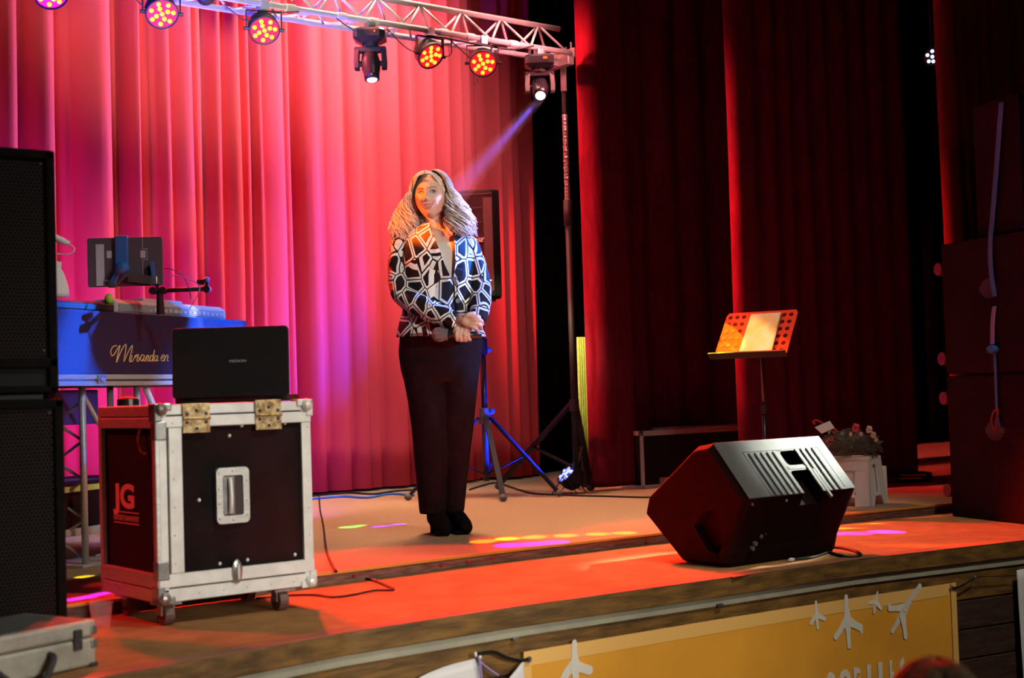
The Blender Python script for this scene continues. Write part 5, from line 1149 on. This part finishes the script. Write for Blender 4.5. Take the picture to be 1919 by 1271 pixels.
shR, elR, wrR = P(872, 458, .03), P(900, 552, .0), P(890, 606, -.16)
armL = [P(768, 447, .02), P(757, 465, .02), P(750, 505, .01), P(760, 550, -.04), P(805, 582, -.14), P(852, 600, -.215)]
armR = [P(866, 450, .02), P(874, 468, .03), P(891, 507, .03), P(898, 548, .0), P(897, 580, -.08), P(890, 604, -.15)]
for am_ in (armL, armR): body.tube(smooth_path(am_, 5), [.038]*10+[.034]*10+[.028]*6, 14)
hipL, knL, anL = P(796, 680, .0), P(806, 822, .0), P(813, 962, .03)
hipR, knR, anR = P(858, 680, .0), P(858, 818, .02), P(852, 955, .06)
cap(body, [hipL, knL, anL], [.075, .050, .036]); cap(body, [hipR, knR, anR], [.075, .050, .036])
# hands: A lies on top, B grips the microphone
def finger(mb, pts, r): mb.tube(smooth_path(pts, 3), r, 9); [mb.sphere(p, r, 9, 6) for p in pts]
MICP = [P(823, 627, -.245), P(842, 627, -.25), P(870, 627.5, -.25), P(903, 628, -.245)]
pB = P(872, 617, -.235)
bd = MB(); mb = body
cap(mb, [P(889, 606, -.17), P(880, 613, -.215)], [.027, .030])
mb.sphere(P(873, 618, -.235), (.036, .022, .030), 14, 9)
for k, px in enumerate((857.5, 865, 872.5, 879.5)):
    l = (0, 1.5, 1, -1.5)[k]
    finger(mb, [P(px+4, 612+k*.6, -.245), P(px, 618, -.275), P(px-2, 628+l*.5, -.285), P(px-1, 637+l, -.270), P(px+2, 637, -.240)], .0090)
finger(mb, [P(866, 610, -.235), P(857, 614, -.262), P(852, 622, -.270), P(853, 630, -.272)], .0102)
cap(mb, [wrL, P(868, 600, -.255)], [.025, .030])
mb.sphere(P(878, 602, -.278), (.038, .020, .028), 14, 9)
for k, (ax_, ay_, bx_, by_) in enumerate(((878, 596, 897, 593), (884, 600, 902, 601), (884, 606, 900, 610), (880, 611, 893, 617))):
    finger(mb, [P(872+k, ay_, -.282), P((ax_+bx_)/2, (ay_+by_)/2-.5, -.302), P(bx_, by_, -.292), P(bx_+2, by_+6, -.262)], .0090)
finger(mb, [P(866, 596, -.27), P(876, 590, -.292), P(888, 587, -.285)], .0098)
bodyo = remesh(mb, 'body', 'skin', wm, vox=.0042, smooth=2)
# face details
def facepatch(x, z, rx, rz_, m, name, lift=.0012, n=16, tilt=0):
    mb = MB(); c0 = Hd(x, surf(x, z)-lift-.0008, z); ring = []
    for j in range(n):
        a = 2*PI*j/n; xx = x+rx*math.cos(a)*math.cos(tilt)-rz_*math.sin(a)*math.sin(tilt); zz = z+rz_*math.sin(a)*math.cos(tilt)+rx*math.cos(a)*math.sin(tilt); ring.append(Hd(xx, surf(xx, zz)-lift, zz))
    mb.add([c0]+ring, [(0, 1+j, 1+(j+1) % n) for j in range(n)]); return mb.build(name, m, wm, smooth=True)
for s in (-1, 1):
    facepatch(s*.031, .0145, .0195, .011, 'socket', 'eye_shadow', .0004); facepatch(s*.031, .012, .0130, .0054, 'eyewhite', 'eye', .0026)
    facepatch(s*.031+.001, .0125, .0054, .0052, 'iris', 'iris', .0042)
    mb = MB(); mb.tube(smooth_path([Hd(x, surf(x, z)-.003, z) for x, z in ((s*.016, .0125), (s*.024, .0185), (s*.034, .0195), (s*.045, .0125))], 4), .0020, 6); mb.build('eyelash', 'iris', wm, smooth=True)
    mb = MB(); mb.tube(smooth_path([Hd(x, surf(x, z)-.0015, z) for x, z in ((s*.014, .029), (s*.028, .035), (s*.042, .034), (s*.050, .028))], 4), [.0022]*4+[.0020]*5+[.0012]*4, 6); mb.build('eyebrow', 'brow', wm, smooth=True)
    facepatch(s*.006, -.0300, .0035, .002, 'socket', 'nostril', .001)
    mb = MB(); e_ = Hd(s*.069, .012, -.005); mb.sphere(e_, (.008, .018, .028), 12, 8); mb.build('ear', 'skin', wm, smooth=True)
mz = -.048
mb = MB(); U = [(-.031, mz+.009), (-.018, mz+.004), (0, mz+.0035), (.018, mz+.004), (.031, mz+.009)]; Lw = [(.031, mz+.009), (.020, mz-.006), (0, mz-.0135), (-.020, mz-.006), (-.031, mz+.009)]
ul = smooth_path([Hd(x, surf(x, z)-.0022, z) for x, z in U], 4); ll = smooth_path([Hd(x, surf(x, z)-.0022, z) for x, z in Lw], 4)
tl = [p+HR @ V((0, -.0012, 0)) for p in ul+ll]; tz = MB(); tz.add(tl, [tuple(range(len(ul+ll)))]); tz.build('teeth', 'teeth', wm)
MB().tube(ul, .0030, 7).build('upper_lip', 'lips', wm, smooth=True); MB().tube(ll, .0036, 7).build('lower_lip', 'lips', wm, smooth=True)
# hair: inner volume + many wavy locks
hr = MB()
hr.sphere(HC+HR @ V((0, .030, .026)), (.088, .092, .102), 24, 16)
for s in (-1, 1):
    cap(hr, [HC+HR @ V((s*.082, .02, .03)), HC+V((s*.100, .025, -.04)), HC+V((s*.110, .022, -.11)), HC+V((s*.118, .012, -.15))], [.030, .032, .034, .024])
cap(hr, [HC+V((0, .08, 0)), HC+V((0, .075, -.10)), HC+V((0, .07, -.16))], [.06, .075, .06])
ho = remesh(hr, 'hair', 'hair', wm, vox=.007, smooth=4)
r = random.Random(11); lk = MB()
for i in range(2300):
    s = -1 if r.random() < .5 else 1; a = r.uniform(.0, 1.0)
    # start near the parting, run round the skull to the side and fall
    ph0 = math.radians(r.uniform(0, 175)); ph = max(ph0, math.radians(r.uniform(72, 100))); st_el = r.uniform(.1, .95)
    pts = []; L_ = r.uniform(.15, .235) if ph < 2.0 else r.uniform(.16, .22); w0 = r.uniform(0, 6.3); fq = r.uniform(13, 22); am = r.uniform(.012, .026); outw = .65+.35*r.random()**.8
    N_ = 20
    for k in range(N_):
        u = k/(N_-1)
        if u < .42:
            v_ = u/.42; el = (PI/2)*(1-v_)*(.98 if ph0 > .6 else .90)+.02; pp = ph0*(1-v_)**.8*.55+ph*(1-(1-v_)**1.4*.55) if ph0 < ph else ph
            rad = 1.10+.20*math.sin(PI*min(1, v_*.75))*outw
            q = HC+HR @ V((s*math.sin(pp)*math.cos(el)*.081*rad, -math.cos(pp)*math.cos(el)*.097*rad+.008, math.sin(el)*.112*rad*1.02+.004))
            last = q
        else:
            v_ = (u-.42)/.58; sprd = -.012+.105*(outw-.65)/.35
            q = last+V((s*math.sin(ph)*sprd*v_**.75, -math.cos(ph)*.035*v_-.030*v_*max(0, 1.6-ph)*2, -L_*v_))
        wv = am*min(1.25, max(.22, (u-.25)*2.2))
        q = q+V((math.cos(w0+fq*u)*wv, math.sin(w0+fq*u)*wv, 0)); pts.append(q)
    r0 = r.uniform(.0012, .0028); lk.tube(pts, [r0*(1.0-.75*abs(k/(N_-1)-.35)**1.3) for k in range(N_)], 5)
lk.build('hair_locks', 'hair', wm, smooth=True, fix=False)
# fringe sweeping over the forehead to the right
lk = MB()
for i in range(150):
    s = 1 if i % 3 else -1; pts = []; w0 = r.uniform(0, 6); e0 = r.uniform(0, 1)
    for k in range(10):
        u = k/9; x = (-.012+s*(.005+.068*u**.9)); z = .114-.008*e0-(.040+.035*e0)*u**2.2; yy = -(.045+.030*math.sin(PI*min(1, u*1.1)*.8))*(1-.55*u)
        pts.append(Hd(x+.003*math.cos(w0+u*7), yy-.004*math.sin(w0+u*8)-.012*(1-u)*e0, z))
    lk.tube(pts, [.0042*(1-.5*u/10) for u in range(10)], 5)
lk.build('fringe', 'hair', wm, smooth=True, fix=False)
# jacket: open shell round the torso
RJ = [  # py, left px, right px, depth, open half-gap px, open centre px
    (424, 792, 846, .068, 19, 826), (434, 768, 864, .080, 19, 829), (445, 755, 876, .092, 18, 833), (460, 750, 884, .104, 17, 837), (480, 750, 889, .112, 13, 842), (500, 752, 890, .116, 10, 845), (520, 754, 889, .114, 4, 849), (540, 757, 888, .110, 1, 852),
    (560, 758, 888, .110, 1, 853), (585, 754, 892, .116, 1.5, 855), (610, 748, 900, .124, 3, 857), (632, 744, 909, .130, 5, 860)]
jk = MB(); rings = []; JN = 44
for (py, lx_, rx_, dp_, gp_, oc_) in RJ:
    c = P((lx_+rx_)/2, py, .02); hw = (P(rx_, py)-P(lx_, py)).x/2; g0 = (P(oc_, py, .0)-P((lx_+rx_)/2, py, .0)).x/hw; gh = (P(oc_+gp_, py)-P(oc_, py)).x/hw
    a0 = math.asin(max(-.95, min(.95, g0+gh))); a1 = math.asin(max(-.95, min(.95, g0-gh)))
    ring = []
    for j in range(JN+1):
        a = a0+(2*PI-(a0-a1))*j/JN; ring.append(c+V((math.sin(a)*hw, -math.cos(a)*dp_*(1.05 if math.cos(a) > 0 else .9)-.006*noise.noise(V((a*3, py*.03, 0))), 0))+V((0, 0, .010*(abs(math.sin(a)) if py < 440 else 0)-(.006*math.sin(a) if py > 625 else 0))))
    rings.append(ring)
jr = []
for i in range(len(rings)-1):
    for k in range(3): u = k/3; jr.append([rings[i][j]*(1-u)+rings[i+1][j]*u for j in range(JN+1)])
jr.append(rings[-1]); jk.loft(jr, close=False)
def sleeve(mb, pts, rs, squash=1.0):
    sp_ = smooth_path(pts, 6); rr = []
    for i in range(len(sp_)): u = i/6; k = min(int(u), len(rs)-2); f = u-k; rr.append(rs[k]*(1-f)+rs[k+1]*f)
    rr = [q*(1+.035*math.sin(i*1.9)*(.5 if i < 6 else 1)) for i, q in enumerate(rr)]
    n = 20; rings = []
    mb.tube(sp_, rr, n)
jo = jk.build('jacket', 'jacket', wm, smooth=True, fix=False); jo.modifiers.new('s', 'SOLIDIFY').thickness = .006
for nm, pts, rs in (('sleeve', [P(768, 441, .02), P(755, 458, .02), P(748, 505, .01), P(758, 552, -.04), P(805, 582, -.14), P(850, 601, -.215), P(861, 603, -.235)], [.035, .058, .056, .058, .052, .045, .047]),
                    ('sleeve', [P(866, 446, .02), P(876, 462, .03), P(893, 505, .03), P(900, 548, .0), P(899, 580, -.08), P(894, 602, -.145)], [.035, .055, .052, .055, .048, .041])):
    mb = MB(); sleeve(mb, pts, rs); mb.sphere(pts[1], (rs[1]*1.02, rs[1]*1.1, rs[1]*1.0), 18, 12); so = remesh(mb, nm, 'jacket', wm, vox=.007, smooth=3)
# lapels along the opening
for side in (0, 1):
    mb = MB(); rr = []
    for i in range(0, 20):
        ring = jr[i]; idx = 0 if side == 0 else JN; step_ = 1 if side == 0 else -1; wd = [0, 2, 3, 4, 4][min(i//1, 4)] if i < 5 else 4; wd = wd*(1-max(0, i-12)/8.0)
        k0 = idx; k1 = idx+step_*max(1, int(round(wd+.6))); a = ring[k0]; b = ring[k1]; o_ = V((0, -.010, 0)); rr.append([a+o_, b+V((0, -.009, 0)), b+V((0, -.004, 0)), a+V((0, -.004, 0))])
    mb.loft(rr); mb.build('lapel', 'jacket', wm, smooth=False, bevel=.001)
for px, py in ((851, 523), (857, 564)):
    q = P(px+1, py, -.108); MB().disc(q, (0, -1, 0), .011, .006, 14).build('button', 'steel', wm)
# cream top in the neckline
mb = MB(); rings = []
for py, lx_, rx_, dp_ in ((452, 800, 862, .070), (460, 790, 868, .086), (480, 780, 876, .100), (520, 778, 878, .100), (560, 780, 875, .098)):
    c = P((lx_+rx_)/2, py, .015); hw = (P(rx_, py)-P(lx_, py)).x/2; rings.append([c+V((math.cos(a)*hw, math.sin(a)*dp_, (.010*math.sin(a) if py < 455 else 0))) for a in [2*PI*j/28 for j in range(28)]])
mb.loft(rings); mb.build('top', 'top', wm, smooth=True)
# trousers
tr_ = MB()
def ell(px0, px1, py, dpt, y): c = P((px0+px1)/2, py, y); hw = (P(px1, py)-P(px0, py)).x/2; return [c+V((math.cos(a)*hw, math.sin(a)*dpt, 0)) for a in [2*PI*j/24 for j in range(24)]]
tr_.loft([ell(752, 902, 600, .105, .02), ell(748, 905, 632, .115, .02), ell(746, 905, 660, .118, .02), ell(750, 900, 690, .115, .02), ell(757, 897, 715, .10, .02)])
tr_.loft([ell(750, 830, 680, .105, .015), ell(756, 832, 710, .100, .01), ell(764, 840, 750, .088, .0), ell(771, 838, 800, .074, -.01), ell(775, 838, 850, .070, .0), ell(780, 833, 900, .072, .01), ell(786, 834, 962, .078, .02)])
tr_.loft([ell(824, 900, 680, .105, .025), ell(828, 897, 710, .100, .02), ell(825, 893, 750, .088, .02), ell(825, 888, 800, .074, .02), ell(825, 882, 850, .068, .04), ell(832, 876, 900, .068, .05), ell(830, 870, 960, .074, .06)])
to = remesh(tr_, 'trousers', 'trousers', wm, vox=.008, smooth=3)
# ankle boots
for (hx, hy, tx, ty_, dy, nm) in ((817, 985, 833, 998, .02, 'boot'), (851, 980, 872, 994, .06, 'boot')):
    mb = MB(); A = P(hx, 958, dy); B = P(tx, ty_, 0); A0 = V((A.x, A.y, 0)); T = V((P(tx, 995, dy-.13).x, A.y-.135, 0)); d = (T-A0)
    cap(mb, [A+V((0, 0, .02)), A0+V((0, .01, .075))], [.044, .047]); cap(mb, [A0+V((0, .01, .075)), A0+d*.45+V((0, 0, .060)), A0+d*.85+V((0, 0, .042)), A0+d*1.08+V((0, 0, .034))], [.046, .044, .040, .032])
    mb.box(A0+V((0, .030, .024)), (.060, .055, .048)); mb.box(A0+d*.75+V((0, 0, .008)), (.070, .13, .014))
    b = remesh(mb, nm, 'suede', wm, vox=.006, smooth=3)
    for v in b.data.vertices: v.co.z = max(v.co.z, .001)
# ring on finger, necklace
MB().tube([P(871.5, 628, -.289)+V((.0105*math.cos(a), .0105*math.sin(a)*.6, .002*math.sin(a))) for a in [2*PI*j/12 for j in range(13)]], .0014, 5).build('ring', 'brass', wm)
# microphone held in the hand
q = MICP[0]; wq = wm.matrix_basis @ q
t = thing('hand_microphone', 'black handheld microphone with grey mesh head, held level by the woman', 'microphone', wq)
Wm = lambda p: tuple(wm.matrix_basis @ V(p))
mb = MB(); ax = (MICP[2]-MICP[0]).normalized(); mb.tube([Wm(MICP[0]+ax*s) for s in (-.034, -.030, -.018, 0, .018, .028, .032)], [.012, .022, .031, .0345, .032, .027, .024], 20)
mb.build('mesh_head', 'micgrille', t, smooth=True, world=True)
MB().tube([Wm(MICP[0]+ax*.032), Wm(MICP[0]+ax*.040)], .027, 18).build('head_ring', 'steel', t, world=True)
MB().tube([Wm(p) for p in (MICP[0]+ax*.040, MICP[1]+ax*.01, MICP[2], MICP[3])], [.024, .021, .017, .015], 16).build('handle', 'blackgloss', t, smooth=True, world=True)

# ------------------------------------------------------------------ seated spectator, only the crown of the head in view
hp = at_d(1752, 1330, 2.35); tz_ = at_d(1752, 1244, 2.35).z; hp = V((hp.x, hp.y, tz_-.12)); ga = -YAW
pe = thing('person', 'seated spectator with brown hair, only the blurred crown showing at bottom right', 'person', (hp.x, hp.y, 0), ga)
hz = hp.z; mb = MB()
mb.sphere((0, 0, hz), (.075, .095, .112), 24, 16); cap(mb, [V((0, .0, hz-.09)), V((0, -.01, hz-.19))], [.055, .06]); 
mb.loft([[V((a_*math.cos(t_), b_*math.sin(t_)-.02, z_)) for t_ in [2*PI*j/20 for j in range(20)]] for a_, b_, z_ in ((.08, .06, hz-.16), (.2, .10, hz-.215), (.21, .12, hz-.34), (.17, .11, hz-.52), (.18, .14, hz-.66))])
for s in (-1, 1):
    cap(mb, [V((s*.19, -.02, hz-.25)), V((s*.24, .02, hz-.50)), V((s*.12, .24, hz-.56))], [.055, .045, .032])
    cap(mb, [V((s*.10, .0, hz-.66)), V((s*.13, .42, hz-.62)), V((s*.13, .44, .08))], [.085, .065, .04]); cap(mb, [V((s*.13, .44, .05)), V((s*.14, .60, .04))], [.04, .035])
    cap(mb, [V((s*.12, .24, hz-.56)), V((s*.09, .32, hz-.57))], [.03, .025])
    for k in range(4): finger(mb, [V((s*.09+(k-1.5)*.018, .32, hz-.57)), V((s*.09+(k-1.5)*.02, .37, hz-.575)), V((s*.09+(k-1.5)*.02, .39, hz-.595))], .009)
    finger(mb, [V((s*.06, .31, hz-.57)), V((s*.045, .345, hz-.575))], .010)
remesh(mb, 'body', 'skin', pe, vox=.009, smooth=3)
mb = MB(); mb.sphere((0, -.012, hz+.012), (.086, .104, .114), 24, 16); cap(mb, [V((0, -.06, hz)), V((0, -.06, hz-.10))], [.07, .06])
rr_ = random.Random(4)
hm = remesh(mb, 'hair', 'darkhair', pe, vox=.008, smooth=3); lk = MB()
for i in range(260):
    a = rr_.uniform(0, 2*PI); e0 = rr_.uniform(.55, 1.5); pts = []
    for k in range(7): el = e0-k*.16; pts.append(V((math.cos(a+k*.05)*math.cos(el)*.089, math.sin(a+k*.05)*math.cos(el)*.107-.012, hz+.012+math.sin(el)*(.117+.003*rr_.random()))))
    lk.tube(pts, .0026, 4)
lk.build('hair_locks', 'darkhair', pe, fix=False, smooth=True)
mb = MB(); mb.loft([[V((a_*math.cos(t_), b_*math.sin(t_)-.02, z_)) for t_ in [2*PI*j/24 for j in range(24)]] for a_, b_, z_ in ((.075, .07, hz-.165), (.215, .115, hz-.215), (.225, .135, hz-.34), (.185, .125, hz-.52), (.195, .155, hz-.64))])
for s in (-1, 1): cap(mb, [V((s*.19, -.02, hz-.25)), V((s*.24, .02, hz-.50)), V((s*.13, .22, hz-.56))], [.062, .055, .042])
remesh(mb, 'jumper', 'chairgrey', pe, vox=.01, smooth=4)
mb = MB(); 
for s in (-1, 1): cap(mb, [V((s*.10, .0, hz-.66)), V((s*.13, .42, hz-.62)), V((s*.13, .44, .10))], [.095, .075, .055])
mb.sphere((0, 0, hz-.66), (.18, .14, .09), 20, 10); remesh(mb, 'trousers', 'trousers', pe, vox=.01, smooth=4)
for s in (-1, 1):
    mb = MB(); cap(mb, [V((s*.13, .43, .05)), V((s*.14, .55, .045)), V((s*.14, .63, .04))], [.048, .045, .038]); o = remesh(mb, 'shoe', 'suede', pe, vox=.01, smooth=2)
ch = thing('chair', 'hall chair under the seated spectator at bottom right', 'chair', (hp.x, hp.y, 0), ga); sz = hz-.76
MB().rbox((0, .06, sz-.02), (.44, .44, .04), .05).build('seat', 'chairgrey', ch, bevel=.008); MB().rbox((0, -.20, sz+.33), (.42, .03, .30), .012).build('backrest', 'chairgrey', ch, bevel=.008)
for sx in (-1, 1):
    for y_ in (-.15, .25): MB().tube([(sx*.19, y_, 0), (sx*.18, y_, sz-.03)], .012, 8).build('leg', 'black', ch, smooth=True)
    MB().tube([(sx*.18, -.17, sz-.03), (sx*.19, -.20, sz+.40)], .012, 8).build('back_post', 'black', ch, smooth=True)
